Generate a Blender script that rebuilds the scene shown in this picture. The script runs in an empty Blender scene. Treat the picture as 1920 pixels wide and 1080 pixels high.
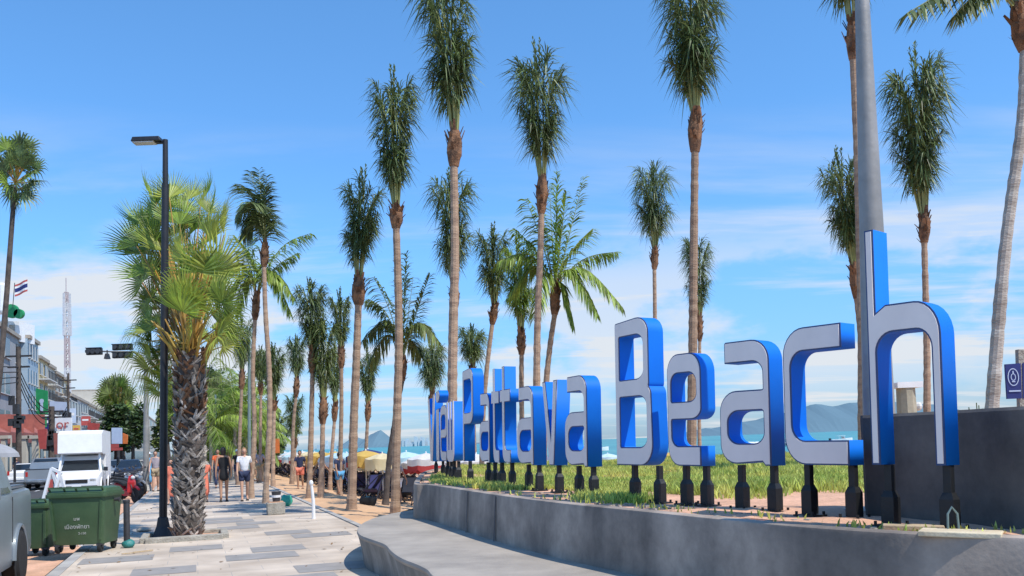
import bpy, bmesh, math, random
from mathutils import Vector, Matrix, noise
random.seed(7)
R = random.random
def U(a, b): return a + (b - a) * random.random()
sc = bpy.context.scene
COL = sc.collection
F = 1700.0
# ------------------------------------------------------------------ camera
PITCH = math.atan(98 / F); ROLL = math.radians(2.0)
cam_d = bpy.data.cameras.new('camera'); cam = bpy.data.objects.new('camera', cam_d); COL.objects.link(cam)
cam_d.sensor_width = 36; cam_d.lens = F / 1920 * 36; cam_d.shift_y = 191 / 1920.0
cam_d.clip_end = 20000; cam_d.clip_start = 0.05
CM = Matrix.Rotation(math.pi / 2 + PITCH, 3, 'X') @ Matrix.Rotation(-ROLL, 3, 'Z')
cam.location = (0, 0, 1.6); cam.rotation_euler = CM.to_euler()
sc.camera = cam
C0 = Vector((0, 0, 1.6))
def ray(x, y):
    d = CM @ Vector(((x - 960) / F, ((540 - y) + 191) / F, -1)); return d / d.y
def P(x, y, Z): return C0 + ray(x, y) * Z
def G(x, y, z=0.0):
    d = ray(x, y); return C0 + d * ((z - 1.6) / d.z)
# street frame: u runs along the street away from us, v across to the right
TV = (365 - 960) / F
SD = Vector((TV, 1, 0)).normalized(); SP = Vector((SD.y, -SD.x, 0))
def W(u, v, z=0.0): return SD * u + SP * v + Vector((0, 0, z))
def UV(p): return (p.x * SD.x + p.y * SD.y, p.x * SP.x + p.y * SP.y)
SROT = math.atan2(SP.y, SP.x)         # rotation that turns local x to street-right, local y to street-away

# ------------------------------------------------------------------ materials
def mat(name, c1, c2=None, scale=4.0, rough=0.75, bump=0.0, metal=0.0, detail=6, coord='Object', stretch=(1, 1, 1), island=0.0, trans=0.0, bscale=None, spec=0.5, rand=0.0):
    m = bpy.data.materials.new(name); m.use_nodes = True
    nt = m.node_tree; N = nt.nodes; L = nt.links
    b = N['Principled BSDF']; b.inputs['Roughness'].default_value = rough; b.inputs['Metallic'].default_value = metal
    b.inputs['Specular IOR Level'].default_value = spec
    c2 = c2 or tuple(c * 0.75 for c in c1)
    tc = N.new('ShaderNodeTexCoord'); mp = N.new('ShaderNodeMapping'); mp.inputs['Scale'].default_value = stretch
    L.new(tc.outputs[coord], mp.inputs['Vector'])
    nz = N.new('ShaderNodeTexNoise'); nz.inputs['Scale'].default_value = scale; nz.inputs['Detail'].default_value = detail; nz.inputs['Roughness'].default_value = 0.6
    L.new(mp.outputs[0], nz.inputs['Vector'])
    rp = N.new('ShaderNodeValToRGB'); rp.color_ramp.elements[0].position = 0.33; rp.color_ramp.elements[1].position = 0.67
    rp.color_ramp.elements[0].color = (*c2, 1); rp.color_ramp.elements[1].color = (*c1, 1)
    L.new(nz.outputs['Fac'], rp.inputs['Fac'])
    out = rp.outputs['Color']
    if island:
        g = N.new('ShaderNodeNewGeometry'); hs = N.new('ShaderNodeHueSaturation'); ma = N.new('ShaderNodeMapRange')
        ma.inputs[3].default_value = 1 - island; ma.inputs[4].default_value = 1 + island
        L.new(g.outputs['Random Per Island'], ma.inputs[0]); L.new(ma.outputs[0], hs.inputs['Value'])
        L.new(out, hs.inputs['Color']); out = hs.outputs['Color']
    if rand:
        oi = N.new('ShaderNodeObjectInfo'); hs = N.new('ShaderNodeHueSaturation'); ma = N.new('ShaderNodeMapRange')
        ma.inputs[3].default_value = 1 - rand; ma.inputs[4].default_value = 1 + rand
        L.new(oi.outputs['Random'], ma.inputs[0]); L.new(ma.outputs[0], hs.inputs['Value'])
        L.new(out, hs.inputs['Color']); out = hs.outputs['Color']
    L.new(out, b.inputs['Base Color'])
    if bump:
        nb = N.new('ShaderNodeTexNoise'); nb.inputs['Scale'].default_value = bscale or scale * 6; nb.inputs['Detail'].default_value = 5
        L.new(mp.outputs[0], nb.inputs['Vector'])
        bp = N.new('ShaderNodeBump'); bp.inputs['Strength'].default_value = bump; bp.inputs['Distance'].default_value = 0.03
        L.new(nb.outputs['Fac'], bp.inputs['Height']); L.new(bp.outputs[0], b.inputs['Normal'])
    if trans:
        tr = N.new('ShaderNodeBsdfTranslucent'); mx = N.new('ShaderNodeMixShader'); mx.inputs[0].default_value = trans
        hs = N.new('ShaderNodeHueSaturation'); hs.inputs['Value'].default_value = 1.6; L.new(out, hs.inputs['Color'])
        L.new(hs.outputs[0], tr.inputs['Color']); o = N['Material Output']
        L.new(b.outputs[0], mx.inputs[1]); L.new(tr.outputs[0], mx.inputs[2]); L.new(mx.outputs[0], o.inputs['Surface'])
    return m
M = {}
def dm(k, *a, **kw): M[k] = mat(k, *a, **kw)
dm('leaf_dark', (.18, .23, .075), (.06, .10, .033), 0.9, .5, island=.55, trans=.2)
dm('leaf_mid', (.17, .21, .055), (.07, .11, .032), 0.7, .5, island=.5, trans=.25)
dm('leaf_light', (.27, .36, .05), (.11, .19, .03), 0.8, .5, island=.5, trans=.3)
dm('leaf_yellow', (.42, .44, .07), (.20, .27, .045), 1.0, .5, island=.45, trans=.3)
dm('leaf_brown', (.30, .17, .07), (.14, .09, .04), 1.0, .7, island=.5, trans=.1)
dm('petiole', (.42, .30, .06), (.30, .12, .02), 1.5, .5, island=.3)
dm('rachis', (.38, .38, .14), (.22, .24, .08), 1.5, .5)
dm('leaf_tree', (.055, .095, .022), (.02, .045, .014), 0.8, .5, island=.6, trans=.15)
dm('grass', (.52, .52, .13), (.24, .36, .06), 1.6, .6, island=.5, trans=.3)
dm('trunk', (.46, .32, .215), (.27, .175, .12), 2.5, .9, .6, stretch=(1, 1, 4), rand=.15)
dm('trunk_pale', (.50, .46, .40), (.28, .24, .20), 2.0, .9, .6, stretch=(1, 1, 3))
dm('trunk_dark', (.13, .10, .08), (.05, .04, .035), 3, .9, .5)
dm('trunk_ring', (.22, .15, .10), (.13, .09, .06), 5, .95, .4)
dm('boots', (.30, .15, .075), (.09, .05, .03), 5, .95, .8, island=.5)
dm('boot_grey', (.52, .46, .40), (.13, .11, .09), 5, .95, .8, island=.6)
dm('concrete', (.165, .175, .185), (.10, .108, .118), 1.6, .85, .25, bscale=30)
dm('concrete_dark', (.085, .09, .10), (.045, .048, .055), 1.2, .9, .3, bscale=25)
dm('concrete_light', (.42, .365, .30), (.28, .245, .205), 1.5, .8, .2, bscale=40)
dm('soil', (.74, .42, .27), (.50, .29, .18), 2.2, 1, .8, bscale=18)
dm('sand', (.68, .42, .23), (.52, .31, .17), .5, 1, 1.0, bscale=5)
dm('asphalt', (.075, .072, .072), (.045, .045, .048), .8, .95, .4, bscale=60)
dm('kerb', (.45, .43, .39), (.30, .28, .26), 2, .9, .2)
dm('steel_pole', (.36, .34, .31), (.24, .23, .21), 3, .45, .1, metal=.3)
dm('green_pole', (.20, .27, .25), (.14, .2, .19), 3, .5)
dm('black_metal', (.022, .022, .026), (.012, .012, .014), 8, .45)
dm('dark_metal', (.05, .05, .055), (.03, .03, .033), 8, .5)
dm('letter_blue', (.002, .17, .70), (.002, .145, .62), 1.5, .62, .03, spec=.2)
dm('letter_face', (.86, .79, .75), (.75, .69, .66), 1.7, .5, .03)
dm('letter_edge', (.03, .07, .20), None, 3, .4)
dm('post_black', (.009, .010, .012), (.005, .006, .007), 8, .55, .1)
dm('bin_green', (.062, .115, .052), (.042, .088, .040), 3, .45, .05)
dm('rubber', (.02, .02, .02), (.012, .012, .012), 10, .9)
dm('chrome', (.55, .56, .58), (.4, .4, .42), 5, .25, metal=.9)
dm('glass_dark', (.02, .028, .035), (.012, .016, .02), 2, .08, spec=.8)
dm('glass_blue', (.10, .17, .24), (.05, .09, .14), .6, .15, spec=.8)
dm('white_paint', (.78, .78, .78), (.70, .70, .70), 2, .4)
dm('silver_paint', (.34, .36, .38), (.30, .32, .34), 2, .3, metal=.5)
dm('grey_paint', (.27, .31, .33), (.24, .27, .29), 2, .3, metal=.35)
dm('black_paint', (.02, .022, .03), None, 2, .25)
dm('red_paint', (.55, .03, .03), (.42, .02, .02), 2, .35)
dm('lamp_red', (.5, .02, .01), None, 2, .3)
dm('lamp_glass', (.7, .7, .68), None, 2, .15)
dm('bin_print', (.52, .55, .50), None, 20, .6)
dm('white', (.80, .80, .80), (.72, .72, .72), 3, .6)
dm('canvas_white', (.78, .78, .76), (.66, .66, .66), 3, .8, trans=.25)
dm('canvas_yellow', (.72, .50, .13), (.60, .40, .10), 3, .8, trans=.25)
dm('canvas_cream', (.78, .68, .44), (.70, .60, .36), 3, .8, trans=.25)
dm('canvas_blue', (.03, .05, .17), (.02, .035, .12), 3, .8)
dm('canvas_red', (.50, .06, .06), (.40, .04, .04), 3, .8, trans=.15)
dm('canvas_pale', (.55, .74, .80), (.48, .66, .74), 3, .8, trans=.25)
dm('chair_dark', (.020, .022, .035), (.012, .013, .02), 4, .7)
dm('chair_navy', (.04, .04, .14), (.03, .03, .10), 4, .7)
dm('wood', (.55, .42, .26), (.38, .27, .16), 4, .8, .3, stretch=(1, 8, 1))
dm('pale_wood', (.70, .60, .42), (.52, .42, .28), 4, .8, .3)
dm('wall_grey', (.36, .36, .37), (.27, .27, .28), .35, .9, .1)
dm('wall_blue', (.34, .44, .52), (.26, .35, .43), .4, .6)
dm('wall_yellow', (.56, .46, .27), (.46, .37, .21), .4, .9)
dm('wall_cream', (.58, .54, .46), (.45, .42, .36), .4, .9)
dm('wall_white', (.62, .62, .60), (.48, .48, .48), .4, .9)
dm('wall_brown', (.36, .28, .22), (.26, .20, .16), .4, .9)
dm('window_dark', (.035, .04, .05), (.02, .024, .03), 1, .2, spec=.7)
dm('red_awning', (.40, .13, .10), (.22, .07, .06), .9, .85)
dm('sign_red', (.50, .09, .08), None, 3, .6)
dm('sign_green', (.02, .30, .10), (.015, .22, .08), 2, .6)
dm('sign_blue', (.015, .025, .16), (.012, .02, .12), 3, .5)
dm('sign_paleblue', (.50, .60, .75), (.42, .5, .65), 1.5, .6)
dm('orange', (.75, .20, .05), None, 3, .8)
dm('teal', (.03, .22, .20), (.02, .15, .14), 6, .5, .4)
dm('bag_green', (.05, .42, .28), (.03, .30, .20), 7, .4, .6)
dm('stone', (.42, .39, .33), (.26, .24, .20), 5, .95, .8)
dm('pillar_stone', (.42, .38, .28), (.30, .27, .20), 2, .9, .3)
dm('skin', (.52, .30, .20), (.46, .26, .17), 6, .6)
dm('skin_tan', (.40, .22, .13), (.34, .18, .11), 6, .6)
dm('hair', (.025, .016, .012), None, 10, .6)
dm('hair_fair', (.35, .20, .09), (.25, .13, .06), 10, .6)
dm('cloth_black', (.015, .015, .017), None, 6, .9)
dm('cloth_white', (.80, .80, .80), (.7, .7, .72), 8, .9)
dm('cloth_navy', (.03, .04, .09), None, 6, .9)
dm('cloth_orange', (.80, .16, .05), None, 6, .9)
dm('cloth_salmon', (.80, .24, .15), (.7, .18, .11), 6, .9)
dm('cloth_grey', (.42, .36, .38), None, 6, .9)
dm('cloth_blue', (.13, .40, .66), None, 6, .9)
dm('cloth_khaki', (.42, .32, .20), None, 6, .9)
dm('cloth_red', (.55, .05, .06), None, 6, .9)
dm('shoe', (.03, .03, .03), None, 6, .7)
dm('tower_white', (.60, .60, .62), None, 3, .6)
dm('tower_red', (.50, .42, .42), None, 3, .6)
dm('hill_near', (.075, .13, .13), (.06, .11, .115), .004, 1)
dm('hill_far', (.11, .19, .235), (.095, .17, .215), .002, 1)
dm('city_haze', (.55, .62, .66), (.45, .53, .58), .02, 1)  # distance haze is put into this pale bluish base colour
dm('cable', (.03, .03, .03), None, 3, .7)

# streaked concrete: vertical stains on the planter wall
def streak(name, base, dark, sc1):
    m = bpy.data.materials.new(name); m.use_nodes = True; nt = m.node_tree; N = nt.nodes; L = nt.links
    b = N['Principled BSDF']; b.inputs['Roughness'].default_value = .88
    tc = N.new('ShaderNodeTexCoord'); mp = N.new('ShaderNodeMapping'); mp.inputs['Scale'].default_value = (1, 1, .16)
    L.new(tc.outputs['Object'], mp.inputs[0])
    n1 = N.new('ShaderNodeTexNoise'); n1.inputs['Scale'].default_value = sc1; n1.inputs['Detail'].default_value = 5; L.new(mp.outputs[0], n1.inputs[0])
    n2 = N.new('ShaderNodeTexNoise'); n2.inputs['Scale'].default_value = 2.2; n2.inputs['Detail'].default_value = 9; n2.inputs['Roughness'].default_value = .68; L.new(tc.outputs['Object'], n2.inputs[0])
    r1 = N.new('ShaderNodeValToRGB'); r1.color_ramp.elements[0].position = .36; r1.color_ramp.elements[1].position = .62
    r1.color_ramp.elements[0].color = (*dark, 1); r1.color_ramp.elements[1].color = (*base, 1); L.new(n1.outputs[0], r1.inputs[0])
    r2 = N.new('ShaderNodeValToRGB'); r2.color_ramp.elements[0].position = .3; r2.color_ramp.elements[1].position = .72
    r2.color_ramp.elements[0].color = (.52, .52, .53, 1); r2.color_ramp.elements[1].color = (1.2, 1.2, 1.2, 1); L.new(n2.outputs[0], r2.inputs[0])
    mx = N.new('ShaderNodeMixRGB'); mx.blend_type = 'MULTIPLY'; mx.inputs[0].default_value = 1
    L.new(r1.outputs[0], mx.inputs[1]); L.new(r2.outputs[0], mx.inputs[2]); L.new(mx.outputs[0], b.inputs['Base Color'])
    n3 = N.new('ShaderNodeTexNoise'); n3.inputs['Scale'].default_value = 35; n3.inputs['Detail'].default_value = 6; L.new(tc.outputs['Object'], n3.inputs[0])
    bp = N.new('ShaderNodeBump'); bp.inputs['Strength'].default_value = .25; bp.inputs['Distance'].default_value = .01; L.new(n3.outputs[0], bp.inputs['Height']); L.new(bp.outputs[0], b.inputs['Normal'])
    M[name] = m
streak('wall_concrete', (.45, .37, .30), (.22, .185, .155), 1.5)
streak('wall_black', (.14, .128, .115), (.045, .042, .04), 1.1)
streak('bench_side', (.34, .32, .28), (.20, .19, .165), 3.0)

def pavement_mat():
    m = bpy.data.materials.new('pavement'); m.use_nodes = True; nt = m.node_tree; N = nt.nodes; L = nt.links
    b = N['Principled BSDF']; b.inputs['Roughness'].default_value = .8
    tc = N.new('ShaderNodeTexCoord')
    br = N.new('ShaderNodeTexBrick'); br.offset = .5; br.inputs['Scale'].default_value = 1
    br.inputs['Brick Width'].default_value = .84; br.inputs['Row Height'].default_value = .475; br.inputs['Mortar Size'].default_value = .004
    br.inputs['Color1'].default_value = (.62, .515, .405, 1); br.inputs['Color2'].default_value = (.55, .46, .365, 1); br.inputs['Mortar'].default_value = (.38, .35, .32, 1)
    L.new(tc.outputs['Object'], br.inputs['Vector'])
    n = N.new('ShaderNodeTexNoise'); n.inputs['Scale'].default_value = .9; n.inputs['Detail'].default_value = 8; L.new(tc.outputs['Object'], n.inputs[0])
    r = N.new('ShaderNodeValToRGB'); r.color_ramp.elements[0].position = .3; r.color_ramp.elements[1].position = .7
    r.color_ramp.elements[0].color = (.66, .63, .60, 1); r.color_ramp.elements[1].color = (1.12, 1.12, 1.12, 1); L.new(n.outputs[0], r.inputs[0])
    mx = N.new('ShaderNodeMixRGB'); mx.blend_type = 'MULTIPLY'; mx.inputs[0].default_value = 1
    L.new(br.outputs[0], mx.inputs[1]); L.new(r.outputs[0], mx.inputs[2]); L.new(mx.outputs[0], b.inputs['Base Color'])
    n3 = N.new('ShaderNodeTexNoise'); n3.inputs['Scale'].default_value = 40; L.new(tc.outputs['Object'], n3.inputs[0])
    bp = N.new('ShaderNodeBump'); bp.inputs['Strength'].default_value = .15; bp.inputs['Distance'].default_value = .01; L.new(n3.outputs[0], bp.inputs['Height']); L.new(bp.outputs[0], b.inputs['Normal'])
    M['pavement'] = m
pavement_mat()
dm('slab_dark', (.33, .30, .275), (.25, .235, .215), 3, .8, .1)
def sea_mat():
    m = bpy.data.materials.new('sea'); m.use_nodes = True; nt = m.node_tree; N = nt.nodes; L = nt.links
    b = N['Principled BSDF']; b.inputs['Roughness'].default_value = .35; b.inputs['Specular IOR Level'].default_value = .3
    tc = N.new('ShaderNodeTexCoord'); n = N.new('ShaderNodeTexNoise'); n.inputs['Scale'].default_value = .012; n.inputs['Detail'].default_value = 8
    L.new(tc.outputs['Object'], n.inputs[0]); r = N.new('ShaderNodeValToRGB'); r.color_ramp.elements[0].position = .35; r.color_ramp.elements[1].position = .65
    r.color_ramp.elements[0].color = (.035, .21, .23, 1); r.color_ramp.elements[1].color = (.07, .31, .30, 1)
    L.new(n.outputs[0], r.inputs[0]); L.new(r.outputs[0], b.inputs['Base Color'])
    n2 = N.new('ShaderNodeTexNoise'); n2.inputs['Scale'].default_value = .5; n2.inputs['Detail'].default_value = 6; L.new(tc.outputs['Object'], n2.inputs[0])
    bp = N.new('ShaderNodeBump'); bp.inputs['Strength'].default_value = .8; bp.inputs['Distance'].default_value = .5; L.new(n2.outputs[0], bp.inputs['Height']); L.new(bp.outputs[0], b.inputs['Normal'])
    M['sea'] = m
sea_mat()

# ------------------------------------------------------------------ mesh builder
class MB:
    def __init__(s): s.v = []; s.f = []; s.m = []
    def face(s, pts, mi=0):
        n = len(s.v); s.v += [tuple(p) for p in pts]; s.f.append(tuple(range(n, n + len(pts)))); s.m.append(mi)
    def box(s, c, d, rz=0.0, mi=0, M4=None, taper=1.0):
        c = Vector(c); X, Y, Z = d[0] / 2, d[1] / 2, d[2] / 2; n = len(s.v)
        rm = Matrix.Rotation(rz, 3, 'Z') if rz else None
        for z, t in ((-Z, 1), (Z, taper)):
            for x, y in ((-X, -Y), (X, -Y), (X, Y), (-X, Y)):
                p = Vector((x * t, y * t, z))
                if rm: p = rm @ p
                p = p + c
                if M4: p = M4 @ p
                s.v.append(tuple(p))
        for q in ((0, 3, 2, 1), (4, 5, 6, 7), (0, 1, 5, 4), (1, 2, 6, 5), (2, 3, 7, 6), (3, 0, 4, 7)):
            s.f.append(tuple(n + i for i in q)); s.m.append(mi)
    def bar(s, a, b, w, h=None, mi=0):
        a = Vector(a); b = Vector(b); h = h or w; t = (b - a).normalized()
        up = Vector((0, 0, 1)) if abs(t.z) < .95 else Vector((0, 1, 0))
        sd = t.cross(up).normalized(); u2 = sd.cross(t); n = len(s.v)
        for p in (a, b):
            for x, y in ((-1, -1), (1, -1), (1, 1), (-1, 1)): s.v.append(tuple(p + sd * x * w / 2 + u2 * y * h / 2))
        for q in ((0, 3, 2, 1), (4, 5, 6, 7), (0, 1, 5, 4), (1, 2, 6, 5), (2, 3, 7, 6), (3, 0, 4, 7)):
            s.f.append(tuple(n + i for i in q)); s.m.append(mi)
    def tube(s, pts, rad, n=8, mi=0, cap=True, wob=0.0):
        pts = [Vector(p) for p in pts]
        if not isinstance(rad, (list, tuple)): rad = [rad] * len(pts)
        b0 = len(s.v); ref = None
        for i, p in enumerate(pts):
            t = (pts[min(i + 1, len(pts) - 1)] - pts[max(i - 1, 0)])
            t = t.normalized() if t.length > 1e-9 else Vector((0, 0, 1))
            if ref is None: ref = Vector((1, 0, 0)) if abs(t.x) < .9 else Vector((0, 1, 0))
            a = (ref - t * ref.dot(t)).normalized(); b = t.cross(a); ref = a
            for k in range(n):
                an = 2 * math.pi * k / n; r = rad[i] * (1 + (wob * U(-1, 1) if wob else 0))
                s.v.append(tuple(p + a * math.cos(an) * r + b * math.sin(an) * r))
        for i in range(len(pts) - 1):
            for k in range(n):
                q = b0 + i * n; s.f.append((q + k, q + (k + 1) % n, q + n + (k + 1) % n, q + n + k)); s.m.append(mi)
        if cap:
            s.f.append(tuple(b0 + k for k in range(n))[::-1]); s.m.append(mi)
            q = b0 + (len(pts) - 1) * n; s.f.append(tuple(q + k for k in range(n))); s.m.append(mi)
    def rings(s, rings, mi=0, cap=True, close=True):
        b0 = len(s.v); n = len(rings[0])
        for r in rings: s.v += [tuple(p) for p in r]
        for i in range(len(rings) - 1):
            for k in range(n if close else n - 1):
                q = b0 + i * n; s.f.append((q + k, q + (k + 1) % n, q + n + (k + 1) % n, q + n + k)); s.m.append(mi)
        if cap:
            s.f.append(tuple(b0 + k for k in range(n))[::-1]); s.m.append(mi)
            q = b0 + (len(rings) - 1) * n; s.f.append(tuple(q + k for k in range(n))); s.m.append(mi)
    def lathe(s, prof, c=(0, 0, 0), n=20, axis='Z', mi=0):
        c = Vector(c); rr = []
        for r, h in prof:
            ring = []
            for k in range(n):
                a = 2 * math.pi * k / n; x, y = r * math.cos(a), r * math.sin(a)
                ring.append(c + (Vector((x, y, h)) if axis == 'Z' else Vector((h, x, y)) if axis == 'X' else Vector((x, h, y))))
            rr.append(ring)
        s.rings(rr, mi)
    def ell(s, c, r, n=10, m=7, mi=0):
        prof = []
        c = Vector(c); rr = []
        for i in range(m + 1):
            t = math.pi * (i + .02) / (m + .04); z = -math.cos(t); q = math.sin(t)
            rr.append([c + Vector((r[0] * q * math.cos(2 * math.pi * k / n), r[1] * q * math.sin(2 * math.pi * k / n), r[2] * z)) for k in range(n)])
        s.rings(rr, mi)
    def build(s, name, mats, parent=None, smooth=False, world=False, bevel=0, recalc=True):
        me = bpy.data.meshes.new(name)
        vs = s.v
        if world and parent is not None:
            o = parent.location; vs = [(x - o.x, y - o.y, z - o.z) for x, y, z in vs]
        me.from_pydata(vs, [], s.f)
        if isinstance(mats, str): mats = [mats]
        for k in mats: me.materials.append(M[k])
        if len(mats) > 1: me.polygons.foreach_set('material_index', s.m)
        if recalc and len(s.f) < 60000:
            bm = bmesh.new(); bm.from_mesh(me); bmesh.ops.recalc_face_normals(bm, faces=bm.faces); bm.to_mesh(me); bm.free()
        if smooth:
            me.polygons.foreach_set('use_smooth', [True] * len(me.polygons))
        o = bpy.data.objects.new(name, me); COL.objects.link(o)
        if parent is not None: o.parent = parent
        if bevel:
            b = o.modifiers.new('bevel', 'BEVEL'); b.width = bevel; b.segments = 2; b.limit_method = 'ANGLE'; b.angle_limit = .6
        if smooth and not s.v == []:
            try:
                md = o.modifiers.new('edge_split', 'EDGE_SPLIT'); md.split_angle = math.radians(40)
            except Exception: pass
        return o
def tag(o, label=None, cat=None, group=None, kind=None):
    if label: o['label'] = label
    if cat: o['category'] = cat
    if group: o['group'] = group
    if kind: o['kind'] = kind
    return o
def thing(name, loc, label, cat, group=None, rz=0.0):
    o = bpy.data.objects.new(name, None); COL.objects.link(o); o.location = loc; o.rotation_euler = (0, 0, rz); o.empty_display_size = .2
    return tag(o, label, cat, group)
def copy_tree(o, parent=None):
    c = o.copy(); COL.objects.link(c)
    if parent is not None: c.parent = parent
    for ch in list(o.children): copy_tree(ch, c)
    return c
def text_mesh(name, body, size, matk, parent, loc, rot, extr=.004, align='CENTER'):
    cu = bpy.data.curves.new('txt', 'FONT'); cu.body = body; cu.size = size; cu.extrude = extr; cu.align_x = align; cu.align_y = 'CENTER'
    t = bpy.data.objects.new('txt', cu); COL.objects.link(t)
    dg = bpy.context.evaluated_depsgraph_get(); dg.update()
    me = bpy.data.meshes.new_from_object(t.evaluated_get(dg)); bpy.data.objects.remove(t)
    me.materials.clear(); me.materials.append(M[matk])
    o = bpy.data.objects.new(name, me); COL.objects.link(o); o.parent = parent; o.location = loc; o.rotation_euler = rot
    return o

# ------------------------------------------------------------------ terrain
def zprof(v):
    pts = [(-1e5, -.2), (3.05, -.2), (3.06, -.02), (4.6, -.08), (6.5, -.45), (9, -.72), (14, -1.0), (20, -1.15), (36, -1.35), (48, -1.9), (70, -4), (1e5, -4)]
    for (a, za), (b, zb) in zip(pts, pts[1:]):
        if v <= b: return za + (zb - za) * (v - a) / (b - a)
def gz(p):
    u, v = UV(p); return zprof(v) if v > 3.06 else 0.0
def grid_sheet(us, vs, zf):
    mb = MB(); n = len(vs)
    for u in us:
        for v in vs: mb.v.append(tuple(W(u, v, zf(u, v))))
    for i in range(len(us) - 1):
        for j in range(n - 1):
            q = i * n + j; mb.f.append((q, q + 1, q + n + 1, q + n)); mb.m.append(0)
    return mb
def frange(a, b, s):
    r = []
    while a < b: r.append(a); a += s
    return r
us = [-400, -50, 0] + frange(8, 40, .22) + frange(40, 80, .8) + frange(80, 300, 10) + [400, 800, 1600, 3200, 9000]
vs = [3.06] + frange(3.2, 9, .22) + frange(9, 20, .5) + frange(20, 60, 3) + [80, 200, 9000]
def sandz(u, v):
    z = zprof(v)
    if 8 < u < 80 and 3.3 < v < 20: z += .05 * noise.noise(Vector((u * 1.3, v * 1.3, 0))) + .03 * noise.noise(Vector((u * 4, v * 4, 3))) + .02
    return z
o = grid_sheet(us, vs, sandz).build('sand', 'sand', smooth=False, recalc=False); tag(o, kind='structure')
o.data.polygons.foreach_set('use_smooth', [True] * len(o.data.polygons))
mb = MB(); mb.face([W(-400, -9000, -.2), W(-400, 3.05, -.2), W(9000, 3.05, -.2), W(9000, -9000, -.2)]); tag(mb.build('ground', 'kerb'), kind='structure')
mb = MB(); mb.face([W(-60, -14, -.12), W(-60, -2.1, -.12), W(900, -2.1, -.12), W(900, -14, -.12)]); tag(mb.build('road', 'asphalt'), kind='structure')
mb = MB()
for v in (-5.1, -8.1, -11.1):
    for k in range(40): mb.face([W(6 + k * 6, v - .06, -.114), W(6 + k * 6, v + .06, -.114), W(9 + k * 6, v + .06, -.114), W(9 + k * 6, v - .06, -.114)])
0 and mb.face([W(-20, -2.55, -.114), W(-20, -2.43, -.114), W(300, -2.43, -.114), W(300, -2.55, -.114)])
tag(mb.build('road_marking', 'white'), kind='structure')
# red painted gutter strip next to kerb
def sheet_uv(name, u0, u1, v0, v1, z, matk):
    mb = MB(); n = 1
    mb.v += [(u0, v0, 0)] ; mb.v = [(v0, u0, z), (v1, u0, z), (v1, u1, z), (v0, u1, z)]; mb.f = [(0, 1, 2, 3)]; mb.m = [0]
    o = mb.build(name, matk, recalc=False); o.rotation_euler = (0, 0, SROT); return tag(o, kind='structure')
sheet_uv('gutter', 5, 200, -2.98, -2.12, -.116, 'soil')
sheet_uv('pavement', -30, 700, -1.78, 3.06, 0.0, 'pavement')
sheet_uv('far_pavement', -30, 700, -19, -14.2, 0.0, 'kerb')
mb = MB()
for k in range(90):
    mb.box((-1.865, -10 + k * 1.5, -.09), (.17, 1.485, .2))
    if k < 70: mb.box((-14.1, 5 + k * 1.5 + 0, -.09), (.2, 1.485, .2))
o = mb.build('kerb', 'kerb'); o.rotation_euler = (0, 0, SROT); tag(o, kind='structure')
mb = MB()
for k in range(46): mb.box((3.12, 16.5 + k * 1.2, -.06), (.12, 1.19, .17))
o = mb.build('path_edging', 'kerb'); o.rotation_euler = (0, 0, SROT); tag(o, kind='structure')
# dark slabs set in staggered bands
mb = MB(); rs = random.Random(5)
def slab(v0, v1, u0, du=.3):
    q = len(mb.v); mb.v += [(v0, u0, .004), (v1, u0, .004), (v1, u0 + du, .004), (v0, u0 + du, .004)]; mb.f.append((q, q + 1, q + 2, q + 3)); mb.m.append(0)
for row in range(70):
    u = 9.3 + row * .95
    for c in range(6):
        v = -1.70 + c * .84 + (.42 if row % 2 else 0)
        if v > 2.1: continue
        on = (row + 2 * c) % 3 == 0 if c < 4 else (row * 3 + c) % 7 == 0
        if rs.random() < .1: on = not on
        if on: slab(v, v + .84 * rs.choice([1, 1, 1.25]), u, .80)
o = mb.build('pavement_slabs', 'slab_dark', recalc=False); o.rotation_euler = (0, 0, SROT); tag(o, kind='structure')
mb = MB(); rl = random.Random(77)
for _ in range(420):
    u_ = rl.uniform(9, 45); v_ = rl.choice([rl.gauss(-1.3, .5), rl.gauss(2.6, .6), rl.uniform(-1.7, 3.0), rl.gauss(-.2, .6)])
    if not -1.75 < v_ < 3.0: continue
    p = W(u_, v_, .012); a_n = rl.uniform(0, 6.28); q = rl.uniform(.012, .05); d1 = Vector((math.cos(a_n), math.sin(a_n), rl.uniform(-.1, .5))) * q; d2 = Vector((-math.sin(a_n), math.cos(a_n), rl.uniform(0, .3))) * q * rl.uniform(.25, .8)
    mb.face([p - d1, p + d2 * .8, p + d1, p - d2])
tag(mb.build('fallen_leaves', 'leaf_brown', recalc=False), 'small dry leaves and litter scattered over the paved path', 'leaves', kind='stuff')
# sea
mb = MB(); mb.face([W(-3000, 30, -1.5), W(12000, 30, -1.5), W(12000, 12000, -1.5), W(-3000, 12000, -1.5)]); tag(mb.build('sea', 'sea', recalc=False), kind='structure')
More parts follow.
